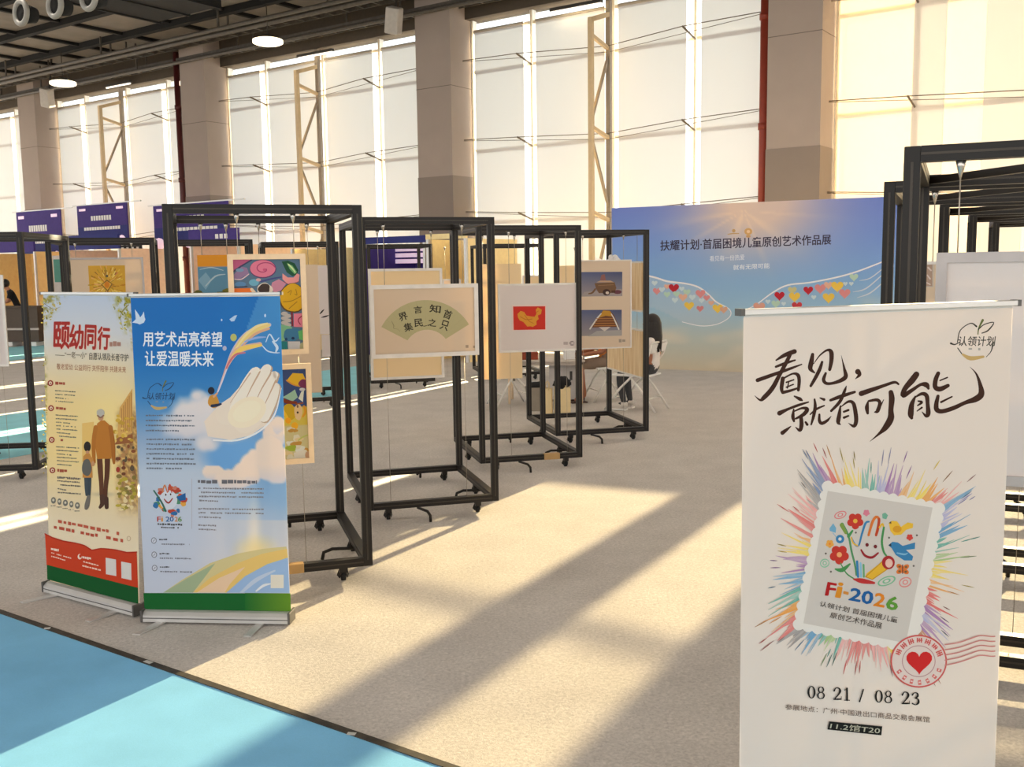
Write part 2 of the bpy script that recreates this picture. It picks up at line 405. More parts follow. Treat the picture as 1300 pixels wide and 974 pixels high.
    def text(s, body, x0, y0, x1, y1, col, bold=.0, dy=0.0, dx=0.0, quad=None):
        "lettering fitted in a box; dy: right end lower by dy, dx: top shifted by dx"
        vs, fs, ew, eh = text_mesh(body, 0)
        if quad: A, B, C_, D = quad
        else: A, B, C_, D = (x0 + dx, y0), (x1 + dx, y0 + dy), (x1, y1 + dy), (x0, y1)
        if bold > 0: sh = [(math.cos(k * math.pi / 3) * bold * .6 / ew, math.sin(k * math.pi / 3) * bold * .6 / eh) for k in range(6)] + [(0, 0)]
        else: sh = [(0, 0)]
        for ja, jb in sh:
          q = []
          for a, b in vs:
            a += ja; b += jb
            q.append(s.P(((A[0] * (1 - a) + B[0] * a) * (1 - b) + (D[0] * (1 - a) + C_[0] * a) * b, (A[1] * (1 - a) + B[1] * a) * (1 - b) + (D[1] * (1 - a) + C_[1] * a) * b)))
          s.raw(q, fs, [col] * len(q))
    def bars(s, x0, y0, x1, y1, col, dy=0.0, seed=0, gap=.28, cell=1.1):
        "a line of print too small to read, as the photograph shows it"
        rd = random.Random(seed); h = y1 - y0; x = x0; pts = []; fs = []
        while x < x1:
            wd = h * cell * rd.uniform(.5, 1.3); xe = min(x + wd, x1)
            if rd.random() > .08:
                n = len(pts); t0 = (x - x0) / (x1 - x0) * dy; t1 = (xe - x0) / (x1 - x0) * dy; a = rd.uniform(0, .25) * h; b = rd.uniform(0, .25) * h
                pts += [s.P(p) for p in ((x, y1 + t0 - b), (xe, y1 + t1 - b), (xe, y0 + t1 + a), (x, y0 + t0 + a))]; fs.append((n, n + 1, n + 2, n + 3))
            x = xe + h * gap * rd.uniform(.5, 1.4)
        if pts: s.raw(pts, fs, [col] * len(pts))
    def sgrid(s, x0, z0, x1, z1, nx, ny, fn):
        "the same in the sheet's own metres, a from left, b from top"
        q = []; c = []
        for j in range(ny + 1):
            for i in range(nx + 1):
                a, b = i / nx, j / ny; x, z = x0 + (x1 - x0) * a, z1 + (z0 - z1) * b; q.append((x, z)); c.append(fn(a, b, *s.px(x, z)))
        s.raw(q, [(j * (nx + 1) + i, (j + 1) * (nx + 1) + i, (j + 1) * (nx + 1) + i + 1, j * (nx + 1) + i + 1) for j in range(ny) for i in range(nx)], c)
    def px(s, x, z):
        "where a point of the sheet stands in the photograph (to read the printed picture off it)"
        yy = s.y + s.k * z; w_ = Vector((s.loc.x + x * s.c - yy * s.s_, s.loc.y + x * s.s_ + yy * s.c, s.loc.z + z - CAMZ)); k = w_.dot(CZ)
        return 650 + FPX * w_.dot(CX) / k, 487 + FPX * w_.dot(CY) / k
    def build(s, name, parent):
        me = bpy.data.meshes.new(name); me.from_pydata(s.v, [], s.f)
        for m in s.mats: me.materials.append(m)
        me.polygons.foreach_set('material_index', s.m)
        at = me.color_attributes.new('Col', 'FLOAT_COLOR', 'POINT')
        at.data.foreach_set('color', [x for c in s.cl for x in c]); me.update()
        o = bpy.data.objects.new(name, me); COL.objects.link(o); o.parent = parent
        return o
def smooth(t): t = max(0.0, min(1.0, t)); return t * t * (3 - 2 * t)
def inside(p, poly):
    r = False; j = len(poly) - 1
    for i in range(len(poly)):
        (xi, yi), (xj, yj) = poly[i], poly[j]
        if (yi > p[1]) != (yj > p[1]) and p[0] < (xj - xi) * (p[1] - yi) / (yj - yi) + xi: r = not r
        j = i
    return r
def soft_ell(c, x, y, cx, cy, rx, ry, col, k=1.0, hard=1.0):
    d = 1 - math.hypot((x - cx) / rx, (y - cy) / ry)
    return mixc(c, col, smooth(d * hard) * k) if d > 0 else c
def mixc(a, b, t): return tuple(a[i] + (b[i] - a[i]) * t for i in range(3))
def stops(lst, t):
    for i in range(len(lst) - 1):
        if t <= lst[i + 1][0]:
            k = (t - lst[i][0]) / (lst[i + 1][0] - lst[i][0]); return mixc(lst[i][1], lst[i + 1][1], max(0, k))
    return lst[-1][1]
def nz(x, y, sc=1.0, sd=0.0): return noise.noise(Vector((x * sc, y * sc, sd)))

# ================================================================== the hall
E1 = Vector((.8171, -.5764, 0)); OUT = Vector((.5764, .8171, 0)); P0 = Vector((.55, 22.5, 0)); HYAW = math.atan2(-.5764, .8171)
HROT = Matrix.Rotation(HYAW, 4, 'Z'); HX = Matrix.Translation(P0) @ HROT     # hall frame: x along the window wall, y outwards, origin on the wall
def hall(t, o, z=0.0): return HX @ Vector((t, o, z))
def to_hall(p): q = HX.inverted() @ Vector(p); return q

def slab(name, pts, z0, z1, m, label=None, kind='structure'):
    mb = MB(); n = len(pts)
    mb.add([(x, y, z0) for x, y in pts] + [(x, y, z1) for x, y in pts],
           [tuple(range(n - 1, -1, -1)), tuple(range(n, 2 * n))] + [(i, (i + 1) % n, (i + 1) % n + n, i + n) for i in range(n)], m)
    o = mb.build(name); o['kind'] = kind
    if label: o['label'] = label
    return o
def ccw(p):
    a = sum(p[i][0] * p[(i + 1) % len(p)][1] - p[(i + 1) % len(p)][0] * p[i][1] for i in range(len(p)))
    return p if a > 0 else p[::-1]
c4 = [hall(-34, -40), hall(30, -40), hall(30, .6), hall(-34, .6)]
slab('floor', [(p.x, p.y) for p in c4], -.15, 0, M['carpet'], 'grey needle-felt exhibition carpet')
# foreground blue carpet: its edge runs parallel to the window wall
e0, e1_ = at_h(0, 776), at_h(572, 973)
ed = (e1_ - e0).normalized(); en = Vector((ed.y, -ed.x, 0))
if en.y > 0: en = -en
a, b = e0 - ed * 4, e1_ + ed * 4
slab('trim_1', ccw([(p.x, p.y) for p in (a, b, b + en * .035, a + en * .035)]), 0, .012, M['seam'], 'worn black edge strip between grey and blue carpet')
slab('floor_blue', ccw([(p.x, p.y) for p in (a + en * .03, b + en * .03, b + en * 6, a + en * 6)]), 0, .008, M['blue_carpet'], 'sky-blue carpet of the walkway')
for i, (u, v, l) in enumerate(((470 / 2.5, 740 + 252 / 2.5, .05), (1115 / 2.5, 740 + 480 / 2.5, .035), (150 / 2.5, 740 + 145 / 2.5, .03))):
    q = at_h(u, v, .012); mb = MB(); mb.box((-l / 2, -.01, 0), (l / 2, .012, .0015), M['seam_worn'])
    o = mb.build('tape_scrap'); o.location = q; o.rotation_euler = (0, 0, math.atan2(ed.y, ed.x) + .4 * i)
    tag(o, ['bright torn tape scrap on the black carpet edge in front of the blue banner', 'small pale tape scrap on the carpet edge at the bottom of the picture', 'grey tape scrap on the carpet edge in front of the red and cream banner'][i], 'tape')
# pale cyan aisle strips running out to the windows
def aisle(name, px):
    q = [at_h(*p) for p in px]
    l0, l1 = q[0], q[1]; r0, r1 = q[2], q[3]
    slab(name, ccw([(p.x, p.y) for p in (l0, l1, r1, r0)]), 0, .008, M['aisle'], 'pale cyan aisle carpet')
aisle('floor_aisle', ((-60, 595), (470, 497), (-60, 537), (470, 463)))
aisle('floor_aisle_far', ((-60, 468), (60, 452), (-60, 448), (60, 437)))

# ---- window wall
COLS = [(-28.2, -27.2), (-19.7, -18.7), (-11.25, -10.2), (-2.68, -1.67), (5.68, 6.67), (14.0, 15.0), (22.3, 23.3)]
MULLS = [[-25.6, -23.4, -21.3], [-17.1, -14.9, -12.9], [-8.6, -6.45, -4.5], [0, 2.05, 3.9], [8.1, 10.2, 12.1], [16.6, 18.7, 20.6]]
LEV = [1.15, 2.9, 4.52, 6.28, 7.16]; TOP = 7.42
mb = MB(); mb.box((-34, .0, 0), (30, .25, .25), M['header']); struct(mb, 'wall_window_sill').matrix_world = HX
mb = MB(); mb.box((-34, -.25, TOP), (30, .25, 9.2), M['header']); struct(mb, 'wall_window_header').matrix_world = HX
for i, (a, b) in enumerate(COLS):
    r = thing('column', None, None, hall((a + b) / 2, -.3), HYAW, kind='structure')
    h = (b - a) / 2
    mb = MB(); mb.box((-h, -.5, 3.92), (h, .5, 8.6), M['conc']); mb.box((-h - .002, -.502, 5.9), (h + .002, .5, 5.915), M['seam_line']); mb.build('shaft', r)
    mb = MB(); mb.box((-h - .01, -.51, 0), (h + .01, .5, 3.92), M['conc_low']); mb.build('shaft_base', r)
BAYNAME = ['far left end of the hall', 'bay left of the second pillar', 'bay behind the left banners', 'bay in the middle of the wall', 'bay above the sky backdrop', 'rightmost bay']
for bi, ml in enumerate(MULLS):
    x0, x1 = COLS[bi][1], COLS[bi + 1][0]
    r = thing('window_%d' % (bi + 1), None, None, hall(0, 0), HYAW, kind='structure')
    for x in [x0 + .04] + ml + [x1 - .04]:
        wd = .035
        mb = MB(); mb.box((x - wd, -.04, .25), (x + wd, .1, TOP), M['mull'])
        mb.box((x - .012, -.055, .25), (x + .012, -.04, TOP), M['transom']); mb.build('mullion', r)
    for z in LEV:
        mb = MB(); mb.box((x0, -.03, z - .03), (x1, .06, z + .03), M['transom']); mb.build('transom', r)
    mb = MB(); mb.box((x0, .11, .25), (x1, .118, TOP), M['glass']); mb.build('glass', r)
    xs = [x0] + ml + [x1]
    for k in range(4):
        g = .17 if bi < 4 else .05
        a, b = xs[k] + g, xs[k + 1] - (g * .9)
        zt, zb = 7.12, .3
        fab = M['sheer'] if (bi, k) in ((4, 0), (4, 2), (4, 3)) else M['blind_bright'] if bi == 4 else M['blind']
        lab = 'tall cream roller blind in the window %s' % BAYNAME[bi]; grp = 'roller blinds in the window %s' % BAYNAME[bi]
        if bi == 4:
            lab = ('sheer sunlit roller blind on the pane just right of the wide pillar', 'roller blind beside an added wide sun-blocking strip, above the right end of the sky backdrop', 'sheer sunlit roller blind above the right frames', 'sheer sunlit roller blind beyond the right edge')[k]; grp = None
        bl = thing('roller_blind', lab, 'blind', hall((a + b) / 2, -.12), HYAW, grp)
        w2 = (b - a) / 2
        mb = MB()
        if (bi, k) == (4, 1):  # dense and sheer strips cut to shape the sun lanes on the floor
            c0 = (a + b) / 2; mb.box((9.2 - c0, -.003, zb), (9.86 - c0, .003, zt), M['blind_bright']); mb.build('fabric', bl)
            mb = MB(); mb.box((8.58 - c0, -.003, zb), (9.2 - c0, .003, zt), M['sheer']); mb.box((9.86 - c0, -.003, zb), (w2, .003, zt), M['sheer']); mb.build('sheer_fabric', bl)
            mb = MB(); mb.box((-w2 - .1, -.012, .25), (8.58 - c0, .012, 7.14), M['blind_bright']); mb.build('sun_block_strip', bl)  # added opaque strip, shades the gap between the sun lanes
        else: mb.box((-w2, -.003, zb), (w2, .003, zt), fab); mb.build('fabric', bl)
        mb = MB(); mb.tube([(-w2, 0, zt + .03), (w2, 0, zt + .03)], .032, M['transom'], 10); mb.build('roller', bl)
        mb = MB(); mb.box((-w2, -.012, zb - .03), (w2, .012, zb), M['transom']); mb.build('bottom_bar', bl)

# ---- triangular wind trusses standing off the mullions
def truss(t, label):
    r = thing('wall_truss', label, 'truss', hall(t, 0), HYAW)
    f, k = -.95, -.22
    mb = MB(); mb.box((-.045, f - .05, .0), (.045, f + .05, 6.78), M['truss']); mb.build('front_chord', r)
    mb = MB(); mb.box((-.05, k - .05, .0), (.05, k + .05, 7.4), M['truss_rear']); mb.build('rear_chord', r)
    mb = MB(); mb.bar((0, f, 6.74), (0, k, 6.98), .09, .09, M['truss']); mb.build('top_strut', r)
    for z in (6.35, 4.55, 2.85, 1.1):
        mb = MB(); mb.bar((0, f + .05, z + .08), (0, k - .04, z - .06), .07, .07, M['truss']); mb.build('strut', r)
    for z0, z1, s in ((6.2, 4.75, 1), (4.45, 3.0, 0), (2.75, 1.2, 1)):
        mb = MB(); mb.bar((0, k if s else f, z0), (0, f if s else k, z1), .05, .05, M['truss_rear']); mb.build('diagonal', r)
truss(2.05, 'cream steel wall truss left of the sky backdrop'); truss(-6.45, 'cream steel wall truss above the colourful relief panels'); truss(-14.9, 'cream steel wall truss behind the far purple signs')
# ---- tie rods between pillars, spider arms and trusses
for bi in (1, 2, 3, 4):
    x0, x1 = COLS[bi][1], COLS[bi + 1][0]; ml = MULLS[bi]
    for z in LEV[1:4]:
        r = thing('tie_rod', 'thin steel tie rods bracing the window %s' % BAYNAME[bi], 'tie rod', hall(0, 0, z), HYAW, 'tie rods bracing the window %s' % BAYNAME[bi])
        mb = MB(); mb.tube([(x0, -.35, .22), (ml[0], -.62, .12), (ml[1], -.3, 0.05), (ml[2], -.62, .12), (x1, -.35, .22)], .009, M['cable'], 6); mb.build('upper_rod', r)
        mb = MB(); mb.tube([(x0, -.35, .2), (ml[1], -.25, -.06), (x1, -.35, .2)], .006, M['cable'], 6); mb.build('lower_rod', r)
        for x in (ml[0], ml[2]):
            mb = MB(); mb.tube([(x, -.04, -.02), (x, -.62, .12)], .02, M['cable'], 6); mb.build('spider_arm', r)
# ---- pipes on the wall
for t, o, m, l in ((5.45, -.35, 'redpipe', 'rust red vertical fire pipe left of the wide pillar'), (-11.45, -.75, 'darkpipe', 'dark red vertical fire pipe beside the second pillar')):
    r = thing('fire_pipe', l, 'pipe', hall(t, o), HYAW)
    mb = MB(); mb.tube([(0, 0, 0), (0, 0, 7.9)], .085, M[m], 12); mb.build('pipe', r)
    mb = MB()
    for z in (2.2, 4.4, 6.4): mb.tube([(0, 0, z - .06), (0, 0, z + .06)], .105, M[m], 12)
    mb.build('coupling', r)

# ---- ceiling
CZ0 = 8.15
mb = MB(); mb.box((-34, -26, CZ0 + .16), (30, .3, CZ0 + .36), M['ceil']); struct(mb, 'ceiling').matrix_world = HX
i = 0
for y in (-1.9, -3.7, -5.7, -7.9, -10.3, -13, -16, -19, -22):
    mb = MB(); mb.box((-34, y - .09, CZ0), (30, y + .09, CZ0 + .18), M['ceil_dark']); o = struct(mb, 'ceiling_beam'); o.matrix_world = HX
x = -33
while x < 30:
    mb = MB(); mb.box((x - .06, -26, CZ0 + .08), (x + .06, -.3, CZ0 + .17), M['ceil_dark']); o = struct(mb, 'ceiling_purlin'); o.matrix_world = HX
    x += 1.55 if int(x * 7) % 3 else 2.1
# ducts
def duct(name, lab, lo, hi, m):
    r = thing(name, lab, 'duct', (0, 0, 0)); r.matrix_world = HX
    mb = MB(); mb.box(lo, hi, m, .04); mb.build('duct_body', r)
    mb = MB()
    n = max(2, int((hi[0] - lo[0]) / 3))
    for k in range(n + 1):
        x = lo[0] + (hi[0] - lo[0]) * k / n; mb.box((x - .03, lo[1] - .03, lo[2] - .03), (x + .03, hi[1] + .03, hi[2] + .03), m)
    mb.build('flange', r); return r
duct('air_duct', 'big black air duct under the ceiling at the top left', (-20, -10.2, 7.3), (2, -8.9, 8.1), M['ceil_dark'])
duct('air_duct', 'flat black duct running under the ceiling towards the windows', (-8.2, -8.8, 7.7), (-6.0, -3.6, 8.08), M['ceil_dark'])
for k, (u, v) in enumerate(((35, 18), (78, 8), (121, -2))):
    d = ray(u, v); # on the camera-side face of the big duct
    o_ = HX.inverted() @ Vector((0, 0, CAMZ)); dd = HROT.inverted() @ d; kk = (-10.3 - o_.y) / dd.y; q = o_ + dd * kk
    r = thing('jet_nozzle', ['leftmost round pale air nozzle on the black duct', 'middle round pale air nozzle on the black duct', 'right round pale air nozzle cut by the top of the picture'][k], 'air nozzle', HX @ q, HYAW)
    mb = MB(); mb.torus((0, -.1, 0), .16, .04, M['nozzle']); mb.build('rim', r)
    mb = MB(); mb.tube([(0, -.1, 0), (0, .12, 0)], [.16, .11], M['ceil_dark'], 20); mb.build('throat', r)
# cable trays, pipes and light tubes along the wall
for y, z, wd, l in ((-.62, 7.62, .34, 'cable tray nearest the windows'), (-1.25, 7.86, .4, 'cable tray running above the pipes')):
    r = thing('cable_tray', 'dull steel ' + l, 'cable tray', (0, 0, 0)); r.matrix_world = HX
    for s in (-1, 1):
        mb = MB(); mb.box((-30, y + s * wd / 2 - .015, z), (20, y + s * wd / 2 + .015, z + .1), M['tray']); mb.build('side_rail', r)
    mb = MB()
    for k in range(100): mb.box((-30 + k * .5, y - wd / 2, z), (-29.95 + k * .5, y + wd / 2, z + .03), M['tray'])
    mb.build('rungs', r)
    mb = MB()
    for k in range(12): mb.box((-29 + k * 4, y - .02, z), (-28.97 + k * 4, y + .02, CZ0 + .3), M['tray'])
    mb.build('hanger', r)
for y, z, rr, l in ((-1.75, 7.78, .06, 'thick grey service pipe under the ceiling'), (-2.05, 7.8, .05, 'thin grey service pipe under the ceiling'), (-.95, 7.55, .05, 'thin grey service pipe between the cable trays')):
    r = thing('service_pipe', l, 'pipe', (0, 0, 0)); r.matrix_world = HX
    mb = MB(); mb.tube([(-30, y, z), (20, y, z)], rr, M['tray'], 10); mb.build('pipe', r)
    mb = MB()
    for k in range(10): mb.box((-28 + k * 5, y - .02, z), (-27.96 + k * 5, y + .02, CZ0 + .3), M['tray'])
    mb.build('hanger', r)
for k, (u, v) in enumerate(((731, 9), (400, 69), (150, 108))):
    d = ray(u, v); o_ = HX.inverted() @ Vector((0, 0, CAMZ)); dd = HROT.inverted() @ d; q = o_ + dd * ((-.42 - o_.y) / dd.y)
    r = thing('tube_light', ['slim tube light above the middle window', 'slim tube light above the window with the steel truss', 'slim tube light above the far left window'][k], 'light', HX @ q, HYAW)
    mb = MB(); mb.box((-.62, -.05, 0), (.62, .05, .06), M['lampcase']); mb.build('housing', r)
    mb = MB(); mb.tube([(-.6, 0, -.02), (.6, 0, -.02)], .025, M['tube'], 8); mb.build('tube', r)
def lamp(q, label, group=None, energy=120):
    r = thing('high_bay_lamp', label, 'ceiling lamp', q, HYAW, group)
    mb = MB(); mb.tube([(0, 0, .06), (0, 0, .1), (0, 0, .16)], [.3, .24, .1], M['lampcase'], 24); mb.build('housing', r)
    mb = MB(); mb.tube([(0, 0, .16), (0, 0, CZ0 + .16 - q[2])], .012, M['lampcase'], 6); mb.build('stem', r)
    mb = MB(); mb.tube([(0, 0, -.06), (0, 0, -.03), (0, 0, .04), (0, 0, .06)], [.3, .36, .36, .3], M['lamp'], 24); mb.build('lens', r)
    L = bpy.data.lights.new('lamp_light', 'AREA'); L.shape = 'DISK'; L.size = .6; L.energy = energy; L.color = (1, .9, .78)
    lo = bpy.data.objects.new('lamp_light', L); COL.objects.link(lo); lo.parent = r; lo.location = (0, 0, -.1)
for k, (u, v) in enumerate(((340, 53), (80, 106))):
    d = ray(u, v); kk = (7.3 - CAMZ) / d.z
    lamp((d.x * kk, d.y * kk, 7.3), ['glowing round ceiling lamp above the colourful relief panels', 'glowing round ceiling lamp at the far left'][k], None, 3)
for t in (-21, -15, -9, -3, 3, 9, 15):
    for o in (-5.2, -10.8, -14.5, -18, -22.5):
        q = hall(t, o, 7.3); c = Vector((q.x, q.y, q.z - CAMZ)); X, Y, ZZ = c.dot(CX), c.dot(CY), c.dot(CZ)
        if ZZ > 0 and -90 < 650 + FPX * X / ZZ < 1390 and 487 + FPX * Y / ZZ > -60: continue   # added fill lamps hang only out of view
        lamp(q, 'added round fill lamp under the ceiling, outside the picture', 'added fill lamps outside the picture', FILL_LAMP_POWER * (8 if o > -12 else 1))
for k, (u, v, l) in enumerate(((500, 26, 'white loudspeaker at the head of the third pillar'), (60, 124, 'white loudspeaker at the head of the far left pillar'))):
    d = ray(u, v); o_ = HX.inverted() @ Vector((0, 0, CAMZ)); dd = HROT.inverted() @ d; q = o_ + dd * ((-1.55 - o_.y) / dd.y)
    r = thing('loudspeaker', l, 'loudspeaker', HX @ q, HYAW + .3)
    mb = MB(); mb.box((-.16, -.14, -.28), (.16, .14, .28), M['spk'], .03); o = mb.build('cabinet', r); o.rotation_euler = (.3, .25, 0)
    mb = MB(); mb.bar((0, .1, .2), (0, .3, CZ0 - q.z + .3), .04, .04, M['lampcase']); mb.build('bracket', r)

# ================================================================== sky backdrop
bl_, br_ = at_h(777, 466.5), at_h(1122, 479)
bd = (br_ - bl_).normalized(); BYAW = math.atan2(bd.y, bd.x)
BW, BH = 5.2, 2.86
BD = thing('photo_backdrop', 'wide sky-blue printed backdrop with wings and hearts in front of the windows', 'backdrop', bl_, BYAW)
A = Art(bl_, BYAW, 0, eps=3e-5, op=True)
SKY = [(0, (96, 116, 190)), (.2, (104, 136, 200)), (.45, (116, 160, 204)), (.62, (140, 176, 200)), (.8, (172, 180, 172)), (1, (190, 176, 150))]
WING = [(-120, 20), (345, 152), (460, 190), (600, 205), (740, 235), (830, 300), (900, 370), (1000, 420), (1030, 470), (980, 530), (860, 575), (740, 580), (600, 545), (470, 480), (340, 420), (-120, 330)]
def sky(a, b, px, py):
    c = stops(SKY, b)
    g = math.exp(-(((a * BW - 2.6) / 1.15) ** 2 + ((b * BH) / .85) ** 2)); c = mixc(c, (232, 196, 160), min(.85, g * 1.0))
    cl = nz(a * BW, b * BH * 2.2, .9, 3.1) + .5 * nz(a * BW, b * BH * 2, 2.1, 5)
    lo = max(0, min(1, (b - .5) * 4)) * max(0, min(1, cl * 2.2)); c = mixc(c, (214, 196, 172), lo * .7)
    an = math.atan2((py - 268) * 1.4, px - 944); rr = math.hypot(px - 944, (py - 268) * 1.4)
    if an > .05 and an < 3.1: c = mixc(c, (240, 210, 172), max(0, math.sin(an * 11 + math.sin(an * 5) * 1.3)) ** 2 * .38 * math.exp(-(rr / 75) ** 2))
    if inside(((px - 780) * 6.9556, (py - 330) * 6.9556), WING): c = mixc(c, (176, 186, 196), .42)
    edge = max(0, a - .45) * .6 * max(0, 1 - b * 1.6); c = mixc(c, (80, 110, 200), min(.6, edge))
    return tuple(min(250, x * 1.08 + 2) for x in mixc(c, (170, 165, 165), .08))
A.sgrid(0, .0, BW, BH, 180, 80, sky)
zb = Z(830, 285, 10.833)
TT = '扶耀计划·首届困境儿童原创艺术作品展'
A.text(TT, 838.5, 305.5, 1055, 318.5, (58, 50, 70), .03, dy=-8.6 + .5)
A.text('看见每一份热爱', 901, 325, 945, 332, (232, 234, 236), 0, dy=-2); A.text('就有无限可能', 931, 336.5, 977, 343, (236, 238, 238), .01, dy=-2.5)
A.stroke([(924, 297.5, 1), (931, 296.5, 1.6), (938, 296.5, 1)], (196, 160, 112)); A.ell(931.5, 293, 2.2, 2.2, (200, 158, 104)); A.ell(950, 294, 5, 4.4, (214, 166, 104)); A.ell(950, 294, 2.2, 2, (236, 200, 156)); A.ell(950, 300, 3, 1.8, (206, 160, 106))
# wings
zw = Z(780, 330, 6.9556)
W_ = (240, 234, 234)
A.zf = zw
A.stroke([(-160, -20, 10), (100, 95, 12), (345, 152, 15), (470, 190, 16), (620, 208, 14), (740, 240, 14), (830, 305, 13), (900, 372, 12), (1000, 425, 8), (1030, 470, 8), (1000, 520, 7), (900, 570, 8), (760, 583, 8), (600, 548, 6)], W_, sub=5)
zr = Z(770, 250, 3.6111)
A.zf = zr
A.stroke([(615, 525, 3), (680, 498, 4), (760, 440, 6), (830, 405, 7), (930, 393, 7), (1050, 370, 7), (1150, 342, 7), (1265, 298, 6)], W_, sub=5)
for q in ([(1130, 436, 2), (1190, 420, 6), (1270, 352, 4)], [(1150, 462, 2), (1210, 440, 6), (1275, 385, 4)], [(1160, 384, 2), (1210, 372, 5), (1275, 322, 4)]): A.stroke(q, (206, 210, 220))
def heart(A, x, y, s, c):
    ps = []
    for i in range(26):
        t = 2 * math.pi * i / 26; ps.append((x + s * .074 * 16 * math.sin(t) ** 3 * .5, y - s * .037 * (13 * math.cos(t) - 5 * math.cos(2 * t) - 2 * math.cos(3 * t) - math.cos(4 * t))))
    A.poly(ps, c)
RED, PINK, YEL, MINT, ICE, PEA = (190, 36, 50), (222, 142, 142), (238, 198, 80), (186, 212, 190), (204, 218, 222), (230, 178, 152)
A.zf = zw
for x, y, s, c in ((355, 205, 44, ICE), (375, 275, 60, PINK), (420, 262, 46, ICE), (465, 235, 44, PEA), (525, 248, 78, RED), (465, 305, 50, MINT), (595, 255, 40, ICE), (548, 300, 52, MINT), (640, 285, 56, MINT), (605, 330, 66, PEA), (535, 355, 48, ICE), (688, 330, 50, ICE), (660, 405, 74, YEL), (760, 298, 74, PINK), (770, 358, 42, ICE), (815, 335, 50, PINK), (855, 380, 44, PEA), (757, 430, 54, (216, 132, 132)), (912, 428, 78, YEL), (965, 440, 60, (222, 168, 140)), (270, 240, 60, RED), (230, 180, 50, YEL), (150, 190, 60, PINK), (90, 120, 50, ICE), (20, 110, 60, YEL)): heart(A, x, y, s, c)
A.zf = zr
for x, y, s, c in ((793, 453, 40, RED), (852, 428, 34, (206, 196, 140)), (862, 458, 44, YEL), (776, 490, 34, MINT), (740, 480, 20, ICE), (812, 490, 18, ICE), (873, 500, 40, (200, 60, 66)), (925, 428, 38, RED), (950, 460, 20, ICE), (980, 420, 44, PINK), (1017, 405, 34, PEA), (1058, 410, 48, YEL), (1018, 462, 46, YEL), (1092, 442, 44, PINK), (1095, 398, 18, ICE), (1122, 398, 18, ICE), (1134, 368, 34, MINT), (700, 505, 46, (222, 160, 140))): heart(A, x, y, s, c)
A.build('printed_sheet', BD)
mb = MB(); mb.box((0, .005, 0), (BW, .03, BH), M['greyboard']); mb.build('backing_panel', BD)
mb = MB()
for x in (.3, 1.8, 3.4, 4.9): mb.box((x - .02, .03, 0), (x + .02, .07, BH), M['alu']); mb.bar((x, .05, 1.9), (x, .9, .03), .04, .04, M['alu'])
mb.build('rear_support', BD)

# ================================================================== roll-up banners
def rollup(name, label, pl, pr, top, lean, base=True):
    "a pull-up banner: base cassette, two swivel feet, rear pole, printed sheet, top rail. pl/pr: floor points of its two ends"
    SH = Matrix(((1, 0, 0, 0), (0, 1, lean, 0), (0, 0, 1, 0), (0, 0, 0, 1)))
    d = pr - pl; yaw = math.atan2(d.y, d.x); W = d.length
    r = thing(name, label, 'roll-up banner', (pl.x, pl.y, 0), yaw)
    if base:
        mb = MB(); prof = [(-.042, .012), (.05, .012), (.054, .02), (.05, .045), (.026, .062), (-.008, .068), (-.024, .062), (-.04, .046)]
        n = len(prof); mb.add([(0.012, y, z) for y, z in prof] + [(W - .012, y, z) for y, z in prof], [tuple(range(n)), tuple(range(2 * n - 1, n - 1, -1))] + [(i, i + n, (i + 1) % n + n, (i + 1) % n) for i in range(n)], M['alu'])
        mb.box((.012, -.0435, .03), (W - .012, -.04, .034), M['alu_dark']); mb.build('base_cassette', r)
        for x in (0, W - .014):
            mb = MB(); mb.box((x, -.045, .008), (x + .014, .055, .071), M['alu_dark'], .004); mb.build('end_cap', r)
        for x, s in ((W * .14, -1), (W * .80, 1)):
            mb = MB(); mb.add([(x - .02, -.03, .004), (x + .02, -.03, .004), (x + .02 - .05 * (s < 0) - .012, -.2, .0), (x - .02 - .05 * (s < 0) - .012, -.2, .0), (x - .02, -.03, .014), (x + .02, -.03, .014), (x + .02 - .05 * (s < 0) - .012, -.2, .007), (x - .02 - .05 * (s < 0) - .012, -.2, .007)],
                              [(0, 1, 2, 3), (7, 6, 5, 4), (0, 4, 5, 1), (1, 5, 6, 2), (2, 6, 7, 3), (3, 7, 4, 0)], M['alu']); mb.box((x - .02, .0, 0), (x + .02, .06, .018), M['alu']); mb.build('foot', r)
    mb = MB(); mb.tube([(W / 2, .05, .02), (W / 2, .05, .8), (W / 2, .03, top - .01)], .011, M['alu'], 8); mb.build('rear_pole', r, SH)
    mb = MB(); mb.box((.002, -.012, top - .007), (W - .002, .012, top + .007), M['alu'], .002)
    for x in (-.004, W - .006): mb.box((x, -.013, top - .008), (x + .01, .013, top + .008), M['alu_dark'])
    mb.build('top_rail', r, SH)
    mb = MB(); mb.box((.012, .0005, .05), (W - .012, .001, top), M['backsheet']); mb.build('sheet_back', r, SH)
    return r, W, yaw

